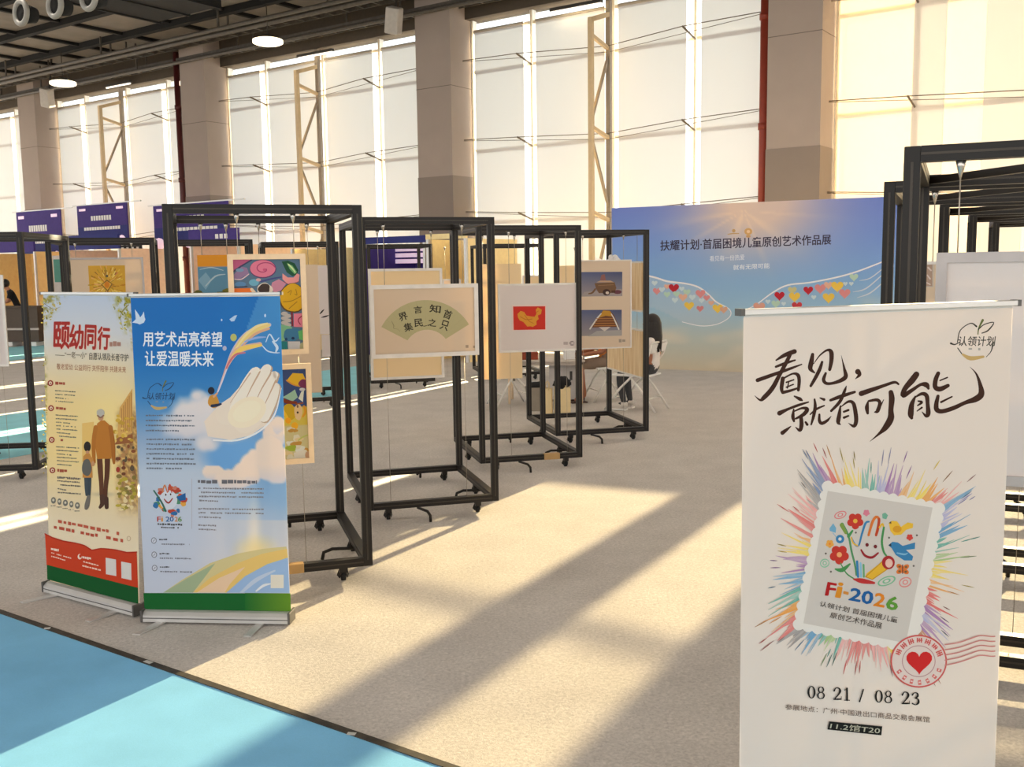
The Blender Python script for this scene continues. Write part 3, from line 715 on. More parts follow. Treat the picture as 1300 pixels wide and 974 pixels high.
# ---------- red and cream banner
pl, pr = at_h(61, 738, .062), at_h(178, 768.5, .062); pl.z = pr.z = 0
RB, W, yaw = rollup('rollup_banner', 'cream roll-up banner with red headline, left of the blue banner', pl, pr, 1.735, .05)
A = Art(pl, yaw, 0.0, lean=.05)
CR = [(0, (196, 204, 220)), (.12, (214, 212, 214)), (.22, (232, 214, 186)), (.36, (246, 214, 150)), (.55, (248, 216, 148)), (.72, (240, 216, 176)), (.8, (242, 222, 188)), (1, (242, 222, 188))]
def cream(a, b, px, py):
    c = stops(CR, b); g = math.exp(-(((a - .72) / .3) ** 2 + ((b - .42) / .16) ** 2)); c = mixc(c, (255, 228, 150), .55 * g)
    x, y = (px - 40) * 4.0588, (py - 370) * 4.0588; n = nz(x, y, .035, 1) + .6 * nz(x, y, .09, 4)
    lf = max(smooth(1.25 - ((x - 45) + (y - 40) * .62) / 120), smooth(1.3 - ((512 - x) + (y - 40) * .42) / 100) if x > 380 else 0, smooth(1.2 - (x - 48) / 36) if y > 330 and y < 1010 else 0)
    if lf > 0 and n > -.12: c = mixc(c, mixc((120, 116, 52), (198, 180, 84) if x < 300 else (196, 176, 40), max(0, min(1, .5 + nz(x, y, .12, 9)))), lf * min(1, (n + .12) * 3.2))
    st = smooth((x - 418) / 60) * smooth((y - 560) / 120) * smooth((1190 - y) / 140)
    if st > 0: c = mixc(c, mixc((226, 178, 96), (126, 78, 46), max(0, min(1, .45 + 1.1 * nz(x, y, .05, 2) + .5 * nz(x, y, .15, 7)))), st * .8)
    c = soft_ell(c, x, y, 372, 1046, 96, 18, (190, 170, 140), .7)
    return c
A.sgrid(.01, .06, W - .01, 1.722, 90, 190, cream)
zt = Z(40, 370, 4.0588); A.zf = zt
rd = random.Random(3)
for i in range(150):   # printed foliage in both top corners and down the left edge
    if i < 55: x, y = rd.uniform(52, 150), rd.uniform(48, 200); ok = (x - 50) + (y - 45) * .6 < 110
    elif i < 105: x, y = rd.uniform(420, 500), rd.uniform(45, 215); ok = (500 - x) + (y - 45) * .35 < 90
    else: x, y = rd.uniform(55, 82), rd.uniform(350, 940); ok = True
    if ok:
        c = rd.choice([(150, 142, 70), (178, 160, 66), (196, 172, 92), (128, 122, 66), (206, 190, 130)] if i < 55 or i > 104 else [(170, 158, 36), (196, 178, 50), (142, 136, 30), (210, 196, 90)])
        A.ell(x, y, rd.uniform(4, 9), rd.uniform(2.5, 5), c, n=8, rot=rd.uniform(0, 3))
A.stroke([(62, 60, 3), (110, 90, 2), (150, 80, 1)], (120, 104, 60)); A.stroke([(500, 70, 4), (460, 120, 3), (470, 190, 1)], (130, 116, 40))
zh = Z(60, 400, 10.8333); A.zf = zh
RR = (172, 40, 32)
for dx, dy_, c in ((7, 7, (250, 190, 170)), (0, 0, RR)):
    A.text('颐', 88 + dx, 100 + dy_, 300 + dx, 462 + dy_, c, .05, dy=0, dx=10); A.text('幼', 305 + dx, 135 + dy_, 490 + dx, 460 + dy_, c, .055, dy=8, dx=10)
    A.text('同', 515 + dx, 140 + dy_, 665 + dx, 460 + dy_, c, .055, dy=8, dx=10); A.text('行', 690 + dx, 160 + dy_, 850 + dx, 465 + dy_, c, .055, dy=10, dx=14)
A.bars(858, 352, 1112, 445, (176, 130, 112), dy=6, seed=87, gap=.1, cell=.7)
A.text('——“一老一小”', 112, 490, 545, 585, (110, 92, 70), .01, dy=20); A.text('自愿认领及长者守护', 580, 515, 1118, 615, (78, 66, 56), .015, dy=22)
A.text('敬老爱幼 公益同行 关怀陪伴 共建未来', 130, 665, 1085, 750, (170, 106, 74), 0, dy=46)
A.zf = zt
for k, y in enumerate((473, 602, 765, 922)):
    x = 98 + k * 3.5
    A.ell(x, y, 15, 15.5, (158, 52, 40)); A.ell(x, y, 8, 9, (248, 224, 190)); A.ell(x + 1, y + 1, 4, 4.5, (170, 80, 60)); A.bars(x + 25, y - 8, x + 76, y + 9, (176, 84, 60), dy=3, seed=40 + k, gap=.12)
for k, (y, n, x0, x1) in enumerate(((508, 4, 122, 230), (634, 7, 125, 240), (797, 6, 128, 246), (958, 1, 134, 250))):
    for j in range(n): A.bars(x0 + j, y + j * 18, x1 - (40 if j % 3 == 2 else 4 * j % 15), y + j * 18 + 7, (120, 112, 100), dy=7, seed=k * 9 + j)
# printed street behind the two walkers
A.poly([(455, 600), (520, 500), (520, 730), (440, 760)], (224, 170, 92)); A.poly([(440, 755), (522, 735), (525, 780), (430, 790)], (160, 96, 52))
for k in range(6): A.poly([(462 + k * 10, 605 - k * 16), (467 + k * 10, 600 - k * 16), (467 + k * 10, 720), (462 + k * 10, 724)], (196, 136, 70))
A.poly([(262, 680), (322, 672), (322, 860), (262, 880)], (240, 196, 112)); 
for k in range(26): A.ell(rd.uniform(432, 526), rd.uniform(785, 960), rd.uniform(5, 13), rd.uniform(6, 15), rd.choice([(150, 84, 50), (120, 66, 40), (196, 140, 84), (206, 160, 110), (104, 84, 60), (170, 60, 44)]), n=9)
for k in range(26): A.ell(rd.uniform(430, 522), rd.uniform(640, 770), rd.uniform(6, 14), rd.uniform(5, 11), rd.choice([(222, 176, 66), (206, 158, 56), (238, 196, 98)]), n=9)
A.zf = Z(40, 600, 4.87)
for k in range(46): A.ell(rd.uniform(530, 640), rd.uniform(20, 230), rd.uniform(8, 20), rd.uniform(6, 15), rd.choice([(196, 170, 60), (168, 146, 56), (222, 196, 110), (240, 214, 160), (140, 120, 60)]), n=9)
A.zf = zt
# printed elder
A.stroke([(352, 860, 28), (356, 930, 26), (360, 985, 22), (362, 1050, 20)], (104, 60, 36)); A.stroke([(392, 860, 28), (390, 940, 25), (384, 1000, 22), (380, 1056, 22)], (96, 54, 32))
A.poly([(340, 680), (360, 665), (378, 665), (405, 690), (416, 760), (414, 862), (340, 864), (330, 800), (326, 740)], (196, 122, 42)); A.stroke([(332, 700, 22), (322, 770, 22), (322, 850, 18), (326, 880, 12)], (188, 114, 38)); A.stroke([(408, 700, 22), (420, 780, 22), (424, 860, 18), (426, 885, 12)], (176, 104, 34))
A.ell(358, 652, 14, 14, (206, 150, 110)); A.blob(357, 628, 19, 24, (196, 186, 172), .1, seed=3); A.stroke([(342, 640, 8), (357, 650, 8), (372, 640, 8)], (150, 110, 84))
# printed child with a satchel
A.stroke([(282, 950, 20), (284, 1010, 18), (286, 1048, 14)], (70, 78, 84)); A.stroke([(300, 950, 20), (300, 1010, 16), (298, 1050, 14)], (64, 72, 78))
A.poly([(268, 850), (286, 832), (302, 836), (312, 860), (316, 960), (264, 960)], (206, 140, 66)); A.blob(286, 908, 24, 46, (104, 100, 92), .08, seed=8); A.ell(289, 800, 18, 27, (44, 34, 30)); A.ell(290, 828, 9, 8, (206, 150, 110)); A.stroke([(312, 860, 12), (320, 890, 12)], (206, 140, 66)); A.ell(318, 888, 9, 13, (206, 150, 104))
A.zf = Z(40, 600, 4.87)
A.stroke([(355, 150, 22), (345, 200, 30), (340, 220, 22)], (120, 110, 100)); A.stroke([(440, 150, 34), (440, 190, 30), (425, 215, 18)], (86, 54, 40)); A.stroke([(464, 160, 26), (466, 215, 24)], (80, 50, 36))
for j in range(5): A.bars(160 + j, 22 + j * 24, 306 - (90 if j == 3 else 8 * (j % 2)), 32 + j * 24, (128, 118, 106), dy=10, seed=50 + j)
for k in range(5): A.ell(137 + k * 37, 172 + k * 8, 15 - (k % 2) * 3, 20, (126, 120, 108)); A.ell(137 + k * 37, 170 + k * 8, 7, 8, (220, 206, 180)); A.bars(120 + k * 37, 202 + k * 8, 150 + k * 37, 209 + k * 8, (140, 128, 112), seed=70 + k)
A.bars(165, 288, 545, 312, (196, 92, 66), dy=78, seed=81, gap=.35); A.bars(140, 326, 570, 352, (190, 84, 60), dy=84, seed=82, gap=.45)
A.ell(603, 408, 13, 16, (206, 176, 140)); A.ell(603, 408, 9, 12, (238, 216, 182))
RW = (206, 66, 32)
top_ = [(85, 375), (130, 398), (200, 420), (270, 432), (330, 448), (375, 476), (430, 466), (520, 474), (590, 490), (652, 488)]
A.poly(top_ + [(660, 716), (95, 574)], RW)
A.stroke([(p[0], p[1] + 4, 7) for p in top_], (180, 48, 26))
A.poly([(97, 570), (660, 712), (662, 815), (99, 660)], (18, 88, 40))
A.bars(122, 462, 170, 480, (250, 226, 206), dy=10, seed=88, gap=.12); A.bars(124, 490, 258, 500, (248, 214, 190), dy=38, seed=90); A.bars(124, 512, 210, 522, (248, 214, 190), dy=26, seed=91)
A.ell(300, 520, 13, 17, (250, 226, 206)); A.ell(304, 516, 8, 11, RW); A.bars(316, 512, 370, 530, (250, 226, 206), dy=12, seed=89, gap=.12); A.bars(322, 545, 428, 556, (248, 214, 190), dy=28, seed=92); A.bars(316, 570, 430, 581, (248, 214, 190), dy=28, seed=93)
A.poly([(460, 526), (524, 538), (526, 640), (462, 628)], (228, 222, 214)); A.poly([(556, 550), (618, 562), (620, 666), (558, 652)], (226, 222, 214))
A.build('printed_sheet', RB)

# ---------- blue banner
pl, pr = at_h(182, 774.5, .062), at_h(371, 777.5, .062); pl.z = pr.z = 0
BB, W, yaw = rollup('rollup_banner', 'blue roll-up banner with a printed white hand and rainbow, right of the cream one', pl, pr, 1.73, .025)
A = Art(pl, yaw, 0.0, lean=.025)
BL = [(0, (20, 112, 190)), (.18, (26, 116, 192)), (.32, (70, 140, 200)), (.44, (150, 176, 208)), (.55, (196, 206, 222)), (.75, (204, 210, 226)), (1, (206, 212, 228))]
CLOUDS = [(330, 640, 120, 90), (420, 610, 90, 80), (380, 560, 46, 50), (420, 680, 170, 110), (520, 740, 190, 90), (330, 720, 200, 110), (430, 820, 90, 60), (800, 760, 70, 78), (815, 715, 42, 50), (770, 850, 84, 80), (700, 930, 100, 84), (800, 930, 110, 110), (640, 985, 90, 70), (480, 975, 70, 44), (560, 1010, 90, 60)]
def blue(a, b, px, py):
    c = stops(BL, b)
    if a > .5: c = mixc(c, (96, 158, 216), min(1, (a - .5) * 2.2) * max(0, 1 - abs(b - .5) * 2.6))
    if b > .7 and a > .35: c = mixc(c, (232, 220, 214), .5 * min(1, (a - .35) * 2))
    x, y = (px - 160) * 4.2348, (py - 370) * 4.2348
    if 700 - (y - 62) * .375 < x and y < 420: c = mixc(c, (120, 176, 222), .45 * smooth((420 - y) / 160))
    c = soft_ell(c, x, y, 600, 890, 230, 130, (112, 168, 222), .95, 2.2)
    q = x + 14 * nz(x, y, .02, 3), y + 14 * nz(x, y, .02, 8)
    for cx, cy, rx, ry in CLOUDS:
        w = cx > 600 or cy > 940
        c = soft_ell(c, q[0], q[1], cx, cy, rx, ry, mixc((246, 222, 204) if w else (232, 222, 222), (214, 208, 218), max(0, min(1, (y - cy) / ry * .8))), 1.0, 7.0 if w else 1.5)
    c = soft_ell(c, x, y, 690, 1350, 60, 330, (252, 240, 220), .8); c = soft_ell(c, x, y, 700, 1400, 160, 120, (255, 226, 130), .8)
    if y > 1000: c = mixc(c, (226, 216, 218), .35 * smooth((x - 250) / 400) * (.5 + nz(x, y, .006, 2)))
    return c
A.sgrid(.01, .06, W - .01, 1.716, 100, 220, blue)
zt = Z(160, 370, 4.2348); A.zf = zt
# dove, doves, stars
DV = (214, 228, 244)
A.poly([(34, 168), (52, 150), (48, 96), (70, 128), (76, 140), (92, 120), (104, 150), (96, 168), (74, 178), (60, 172)], DV); A.poly([(80, 140), (96, 108), (100, 142)], DV)
A.stroke([(752, 272, 4), (772, 230, 7), (800, 268, 8), (822, 250, 4)], DV); A.stroke([(730, 288, 4), (760, 320, 7), (800, 330, 6), (826, 330, 3)], DV); A.stroke([(790, 270, 10), (812, 300, 16), (806, 325, 8)], DV)
A.poly([(556, 150), (584, 130), (598, 128), (582, 160), (566, 162)], (190, 214, 240)); A.ell(514, 154, 4, 6, DV); A.ell(748, 130, 5, 9, DV); A.ell(578, 248, 17, 20, (196, 196, 110)); A.ell(530, 306, 11, 13, (190, 190, 210))
for s, x0, y0, x1, y1 in (('用艺术点亮希望', 92, 216, 516, 296), ('让爱温暖未来', 102, 320, 470, 402)): A.text(s, x0, y0, x1, y1, (238, 242, 246), .028, dy=2)
# rainbow brush streaks
def streak(pts, c): A.stroke(pts, c, sub=5)
for q, c in (([(490, 545, 6), (530, 440, 12), (580, 320, 26), (660, 230, 40), (770, 180, 22)], (206, 196, 214)), ([(560, 370, 8), (610, 280, 24), (680, 215, 30), (768, 182, 16)], (246, 214, 130)), ([(590, 310, 8), (640, 240, 12), (700, 190, 14), (760, 172, 8)], (250, 226, 160)), ([(620, 300, 6), (690, 232, 14), (768, 200, 12)], (238, 180, 140)),
             ([(510, 500, 4), (545, 400, 16), (600, 320, 34), (720, 285, 24)], (236, 186, 160)), ([(560, 365, 8), (620, 310, 24), (725, 290, 14)], (252, 214, 104)), ([(525, 460, 4), (550, 390, 10), (590, 340, 12), (640, 330, 6)], (214, 120, 130)), ([(495, 540, 4), (515, 490, 6), (540, 420, 8)], (230, 220, 226)), ([(640, 270, 8), (700, 250, 12), (750, 246, 6)], (150, 178, 226))): streak(q, c)
# clouds and the great hand
HA = [(820, 560), (800, 640), (750, 720), (670, 775), (560, 800), (440, 780), (420, 700), (500, 610), (560, 570), (640, 480)]
A.poly(HA, (246, 226, 206))
A.stroke([(540, 660, 120), (640, 610, 150), (720, 600, 120)], (247, 228, 208)); A.stroke([(640, 700, 130), (740, 620, 110), (780, 560, 60)], (249, 230, 210))
FING = ([(600, 640, 90), (650, 520, 78), (690, 440, 56), (700, 426, 40)], [(660, 640, 84), (710, 500, 66), (752, 424, 52), (760, 412, 42)], [(710, 650, 76), (755, 540, 58), (792, 458, 46), (800, 448, 38)], [(740, 670, 66), (785, 590, 48), (806, 520, 40), (808, 508, 32)])
for q in FING: A.stroke([(p[0] + 7, p[1] + 5, p[2] + 2) for p in q], (208, 172, 142), sub=6); A.stroke(q, (253, 239, 222), sub=6)
for q in ([(640, 590, 2), (672, 520, 6), (712, 446, 9), (722, 428, 3)], [(690, 610, 2), (726, 530, 6), (772, 452, 9), (780, 436, 3)], [(735, 630, 2), (768, 560, 6), (800, 490, 8), (806, 474, 3)], [(560, 600, 2), (620, 510, 5), (668, 440, 7)]): A.stroke(q, (212, 174, 142), sub=6)
A.ell(650, 650, 110, 76, (254, 236, 206), rot=-.5); A.ell(650, 645, 80, 50, (255, 240, 210), rot=-.5)
A.stroke([(835, 520, 3), (800, 660, 9), (720, 750, 10), (600, 800, 10), (470, 800, 8)], (246, 240, 238))
# child on the hand
A.blob(470, 592, 30, 36, (214, 150, 60), .08, seed=2); A.ell(458, 534, 18, 20, (36, 36, 50)); A.stroke([(472, 566, 12), (490, 548, 9)], (226, 170, 120)); A.stroke([(462, 616, 16), (490, 612, 16), (510, 606, 10)], (44, 50, 74))
# round logo
LG = (40, 70, 104)
def logo(A, x, y, s, c, s2):
    "x,y centre; s radius: ring, sprout and four characters"
    A.stroke([(x - .86 * s, y + .1 * s, .05 * s), (x - .72 * s, y - .5 * s, .05 * s), (x - .2 * s, y - .86 * s, .05 * s), (x + .1 * s, y - .7 * s, .09 * s)], c); A.stroke([(x - .85 * s, y + .4 * s, .05 * s), (x - .6 * s, y + .75 * s, .05 * s)], c)
    A.stroke([(x + .95 * s, y + .1 * s, .09 * s), (x + .85 * s, y + .55 * s, .05 * s), (x + .6 * s, y + .85 * s, .03 * s)], c)
    A.stroke([(x + .18 * s, y - .3 * s, .05 * s), (x + .22 * s, y - .6 * s, .07 * s), (x + .42 * s, y - 1.02 * s, .12 * s)], (104, 112, 56)); A.stroke([(x + .2 * s, y - .55 * s, .06 * s), (x + .5 * s, y - .8 * s, .05 * s), (x + .98 * s, y - .9 * s, .05 * s), (x + .7 * s, y - .5 * s, .07 * s), (x + .38 * s, y - .36 * s, .05 * s)], c)
    A.text('认领计划', x - .85 * s, y - .2 * s, x + 1.02 * s, y + .3 * s, c, .015, dx=.06 * s); A.stroke([(x - 1.2 * s, y + .16 * s, .1 * s), (x - 1.0 * s, y + .22 * s, .06 * s), (x - .75 * s, y + .1 * s, .04 * s)], c)
    A.bars(x - .3 * s, y + .36 * s, x + .3 * s, y + .52 * s, s2, seed=5)
    A.stroke([(x - .6 * s, y + .72 * s, .1 * s), (x - .2 * s, y + .92 * s, .22 * s), (x + .45 * s, y + .84 * s, .12 * s)], (206, 172, 110))
logo(A, 182, 560, 76, LG, (120, 150, 180))
for j in range(4): A.bars(106, 662 + j * 27, (366, 366, 370, 284)[j], 672 + j * 27, (110, 116, 130), dy=2, seed=110 + j)
for j in range(7): A.bars(110, 790 + j * 26, (372, 372, 374, 376, 366, 376, 300)[j], 801 + j * 26, (118, 122, 134), dy=2, seed=120 + j)
zt2 = Z(160, 590, 4.2348); A.zf = zt2
A.bars(386, 80, 704, 102, (110, 106, 112), dy=3, seed=139, gap=.15)
for k, (y, n) in enumerate(((122, 4), (232, 3), (320, 2))):
    for j in range(n): A.bars(388 + j * 2, y + j * 22, (740 if j < n - 1 else 510) if k < 2 else 484, y + j * 22 + 10, (140, 134, 140), dy=4, seed=140 + k * 5 + j)
A.rect(352, 75, 355, 345, (190, 186, 194))
rd = random.Random(11)
for i in range(30):
    a = rd.uniform(0, 6.28); r_ = rd.uniform(.55, 1); A.blob(232 + 84 * r_ * math.cos(a), 190 + 88 * r_ * math.sin(a), rd.uniform(9, 22), rd.uniform(8, 18), rd.choice([(196, 70, 48), (214, 96, 52), (232, 168, 70), (52, 112, 168), (84, 144, 110), (206, 130, 110)]), .25, n=10, seed=i)
A.ell(228, 190, 48, 52, (222, 224, 232)); A.stroke([(206, 186, 6), (228, 206, 9), (250, 182, 6)], (164, 52, 44)); A.ell(214, 162, 4, 6, (90, 50, 40)); A.ell(240, 160, 4, 6, (90, 50, 40)); A.stroke([(150, 140, 8), (190, 200, 10), (214, 250, 10)], (60, 110, 96)); A.stroke([(196, 150, 6), (208, 110, 8), (222, 150, 5)], (214, 130, 80)); A.stroke([(226, 146, 6), (236, 106, 8), (246, 150, 5)], (196, 80, 60)); A.poly([(270, 175), (320, 152), (322, 190), (290, 196)], (40, 100, 164))
for s, x0, x1, c in (('F', 168, 186, (190, 60, 44)), ('i', 190, 198, (226, 150, 60)), ('2', 214, 234, (44, 96, 156)), ('0', 236, 256, (44, 96, 156)), ('2', 262, 278, (220, 140, 60)), ('6', 280, 300, (110, 150, 80))): A.text(s, x0, 280, x1, 306, c, .03)
A.bars(170, 314, 302, 326, (90, 88, 90), dy=3, seed=160, gap=.2); A.bars(188, 333, 284, 343, (90, 88, 90), dy=2, seed=161, gap=.2)
for k, y in enumerate((408, 484, 556)):
    A.ell(150 + k * 2, y, 15, 17, (130, 130, 140)); A.ell(150 + k * 2, y, 11, 13, (214, 216, 228)); A.stroke([(146 + k * 2, y + 5, 3), (154 + k * 2, y - 5, 3)], (130, 130, 140)); A.bars(178 + k * 2, y - 10, 232 + k * 2, y - 1, (84, 84, 92), seed=170 + k); A.bars(180 + k * 2, y + 14, 342 + k * 8, y + 23, (130, 130, 142), dy=3, seed=175 + k)
# sunrise hill at the foot
A.poly([(200, 688), (300, 620), (450, 530), (600, 478), (740, 452), (862, 440), (872, 500), (760, 540), (620, 600), (540, 688)], (222, 206, 150)); A.poly([(360, 688), (450, 610), (600, 530), (730, 480), (866, 452), (868, 500), (740, 550), (600, 640), (540, 688)], (240, 204, 120)); A.poly([(200, 688), (330, 610), (480, 530), (420, 610), (360, 688)], (170, 186, 150))
A.poly([(380, 688), (500, 610), (640, 550), (560, 640), (530, 688)], (242, 210, 176)); A.poly([(540, 688), (640, 600), (760, 535), (870, 500), (880, 690)], (160, 192, 232)); A.stroke([(620, 688, 14), (700, 620, 22), (800, 570, 8)], (200, 214, 236)); A.stroke([(700, 680, 8), (740, 650, 14), (780, 640, 5)], (236, 238, 244))
A.rect(778, 592, 848, 664, (236, 230, 216))
A.poly([(94, 690), (884, 692), (887, 792), (100, 780)], (20, 104, 44))
A.poly([(640, 690), (884, 692), (887, 792), (640, 786)], [(30, 112, 44), (104, 152, 40), (104, 152, 40), (30, 112, 44)])
A.build('printed_sheet', BB)

# ---------- white banner on the right
tl, tr = at_h(939, 396.5, 1.742), at_h(1290, 384.5, 1.742)
_n = (tr - tl).normalized(); _n = Vector((_n.y, -_n.x, 0)) * 1.742 * .008      # the banner leans back a little
pl, pr = Vector((tl.x, tl.y, 0)) + _n, Vector((tr.x, tr.y, 0)) + _n
WB, W, yaw = rollup('rollup_banner', 'white roll-up banner with big brush lettering and a rainbow stamp, nearest on the right', pl, pr, 1.742, .008)
A = Art(pl, yaw, 0.0, lean=.008)
A.sgrid(.01, .1, W - .01, 1.73, 6, 12, lambda a, b, px, py: (236, 222, 211))
INK = (58, 26, 10)
za, zc = Z(950, 430, 7.494), Z(1080, 440, 7.222)
A.zf = za
for q in (
 [(265, 205, 14), (345, 158, 38), (440, 122, 44)], [(262, 268, 22), (350, 235, 28), (445, 205, 16)], [(88, 396, 38), (240, 342, 34), (400, 285, 26), (508, 245, 12)],
 [(405, 135, 34), (362, 225, 38), (300, 340, 38), (230, 470, 44), (150, 560, 42), (112, 584, 22), (60, 543, 4)],
 [(328, 380, 40), (316, 470, 36), (326, 515, 26)], [(335, 378, 18), (420, 335, 18), (470, 345, 34), (484, 400, 34), (476, 490, 28)], [(330, 512, 32), (400, 495, 26), (468, 472, 18)], [(362, 416, 16), (432, 392, 14)], [(362, 462, 14), (428, 436, 14)], [(385, 410, 12), (372, 470, 14)],
 [(612, 150, 30), (600, 220, 46), (590, 285, 42), (630, 325, 14)], [(622, 240, 6), (680, 160, 14), (750, 110, 22), (788, 128, 42), (790, 210, 40), (774, 295, 30)],
 [(702, 222, 24), (680, 290, 34), (640, 370, 34), (594, 450, 26)], [(736, 330, 24), (716, 390, 34), (740, 425, 30), (800, 425, 28), (880, 398, 38), (926, 360, 42), (914, 290, 26), (898, 220, 12), (884, 158, 2)],
 [(1042, 315, 54), (1056, 345, 36), (1018, 384, 5)],
 [(438, 548, 14), (490, 575, 34), (512, 588, 16)], [(296, 710, 46), (380, 670, 26), (480, 632, 26), (572, 604, 14)], [(432, 672, 14), (424, 740, 34), (434, 785, 22)], [(440, 690, 14), (510, 662, 22), (560, 672, 38), (525, 722, 36), (450, 762, 18)],
 [(500, 740, 34), (506, 820, 40), (490, 872, 32), (448, 842, 6)], [(404, 835, 10), (360, 870, 30), (324, 897, 40)], [(545, 795, 20), (560, 818, 26)], [(588, 722, 12), (650, 670, 22), (722, 638, 14)], [(630, 578, 18), (636, 650, 32), (620, 740, 30), (598, 818, 16)], [(676, 722, 20), (676, 780, 30), (700, 806, 32), (750, 780, 26), (788, 738, 5)], [(682, 564, 12), (720, 580, 28)],
 [(782, 586, 26), (880, 550, 36), (1012, 508, 24)], [(932, 452, 8), (915, 500, 28), (870, 600, 32), (788, 688, 24)], [(876, 640, 14), (864, 730, 38), (855, 795, 38), (876, 818, 10)], [(880, 650, 8), (950, 600, 24), (996, 612, 34), (1016, 680, 40), (1026, 780, 40), (1004, 832, 32), (952, 804, 4)], [(908, 696, 20), (952, 680, 22)], [(910, 752, 24), (952, 735, 18)]): A.stroke(q, INK, sub=6)
A.zf = zc
for q in (
 [(96, 432, 48), (180, 402, 42), (300, 360, 30), (400, 328, 26), (438, 346, 18)], [(158, 508, 16), (148, 560, 38), (155, 612, 24)], [(165, 500, 20), (240, 490, 30), (266, 520, 32), (246, 590, 36), (218, 602, 10)], [(302, 488, 6), (270, 550, 18)],
 [(368, 420, 44), (376, 480, 54), (368, 580, 48), (366, 660, 62), (320, 740, 54), (260, 800, 24), (175, 872, 2)],
 [(602, 256, 54), (560, 312, 58), (496, 388, 46), (482, 448, 46), (560, 402, 34), (640, 350, 28), (692, 352, 50), (712, 384, 24)],
 [(592, 458, 16), (560, 530, 44), (550, 620, 54), (558, 655, 30)], [(580, 472, 10), (650, 434, 30), (695, 452, 40), (705, 530, 36), (710, 612, 44), (690, 636, 30), (652, 598, 5)], [(618, 500, 14), (652, 512, 24), (612, 542, 12)], [(608, 592, 10), (652, 560, 18)],
 [(802, 246, 36), (778, 306, 42), (775, 372, 44), (820, 390, 46), (892, 358, 32)], [(818, 312, 12), (886, 284, 14)],
 [(800, 455, 30), (784, 530, 42), (790, 580, 46), (840, 594, 40), (940, 565, 40), (1050, 515, 36), (1145, 482, 56), (1196, 436, 58), (1186, 350, 36), (1150, 250, 16), (1090, 185, 1)], [(828, 510, 20), (928, 460, 14)]): A.stroke(q, INK, sub=6)
A.zf = lambda x, y: (x, y)
logo(A, 1237, 432, 25, (62, 58, 50), (176, 170, 162))
# crayon rays around the stamp
zs = Z(930, 560, 3.2459); A.zf = zs
rd = random.Random(5)
TL, TR, BR, BL_ = (375, 165), (872, 262), (752, 872), (248, 770)
def lerp(p, q, t): return (p[0] + (q[0] - p[0]) * t, p[1] + (q[1] - p[1]) * t)
GY, GB, PU, RE, OR, YE, GR, TE, BLU, LV, PK, BN = (150, 144, 144), (124, 140, 176), (164, 116, 172), (226, 104, 100), (238, 164, 84), (246, 216, 90), (150, 190, 110), (96, 172, 156), (96, 156, 200), (172, 170, 214), (240, 164, 160), (196, 126, 84)
edges = [(TL, TR, [PU, RE, OR, YE, YE, TE, TE, LV, PU, PU, OR, YE, YE, OR, RE, PK]), (TR, BR, [BLU, LV, LV, BLU, TE, TE, GR, YE, YE, OR, RE, RE, PU, LV, PU, BN, OR, BN]),
         (BR, BL_, [GR, YE, YE, YE, PK, PK, RE, RE, RE, PK, TE, GR, TE, BLU, BLU, GY, GY]), (BL_, TL, [RE, RE, OR, OR, TE, TE, BLU, BLU, PU, PU, YE, YE, OR, RE, RE, PK, PK, GY, GY, GB, GB])]
ctr = (562, 515)
for p, q, cl in edges:
    for i in range(64):
        t = (i + rd.random()) / 64; c = cl[min(len(cl) - 1, int(t * len(cl)))]; x, y = lerp(p, q, t)
        dx, dy = x - ctr[0], y - ctr[1]; l = math.hypot(dx, dy); dx, dy = dx / l, dy / l; an = rd.uniform(-.16, .16); dx, dy = dx - dy * an, dy + dx * an
        L = rd.choice([40, 60, 80, 100, 130, 150]) * (.72 if p is BR else 1) * (.85 if p is TL else 1); k = rd.uniform(.0, .3)
        c2 = mixc(c, (240, 230, 220), k); w0 = rd.uniform(5, 16)
        A.stroke([(x - dx * 14, y - dy * 14, w0), (x + dx * L * .45, y + dy * L * .45, w0 * .75), (x + dx * L, y + dy * L, 1.2)], mixc((236, 222, 211), c2, rd.uniform(.6, 1)), sub=2)
    for i in range(14):
        t = rd.random(); c = mixc(cl[min(len(cl) - 1, int(t * len(cl)))], (70, 60, 60), rd.uniform(.1, .6)); x, y = lerp(p, q, t)
        dx, dy = x - ctr[0], y - ctr[1]; l = math.hypot(dx, dy); dx, dy = dx / l, dy / l; a = rd.uniform(70, 150); b = a + rd.uniform(30, 70)
        if p is BR: a *= .6; b *= .75
        A.stroke([(x + dx * a, y + dy * a, 1), (x + dx * (a + b) / 2, y + dy * (a + b) / 2, 4.5), (x + dx * b, y + dy * b, 1)], c, sub=2)
# perforated stamp
ps = []
for p, q, n in ((TL, TR, 13), (TR, BR, 16), (BR, BL_, 13), (BL_, TL, 16)):
    nx, ny = (q[1] - p[1]), -(q[0] - p[0]); l = math.hypot(nx, ny); nx, ny = nx / l, ny / l
    for i in range(n * 6):
        x, y = lerp(p, q, i / (n * 6)); h = 10 * abs(math.sin(math.pi * i / 6)) - 4; ps.append((x + nx * h, y + ny * h))
A.poly(ps, (238, 230, 222))
A.poly([(390, 205), (822, 274), (712, 832), (290, 750)], (214, 204, 196))
zq = Z(1020, 620, 4.6375); A.zf = zq
GRN, RED2, BLU2, YEL2, ORG2 = (74, 148, 84), (204, 56, 44), (56, 130, 180), (236, 184, 52), (222, 120, 52)
def flower(x, y, r, c, cc, n=5):
    for k in range(n): A.ell(x + r * .62 * math.cos(6.283 * k / n + .3), y + r * .62 * math.sin(6.283 * k / n + .3), r * .5, r * .5, c, n=14)
    A.ell(x, y, r * .3, r * .3, cc, n=12)
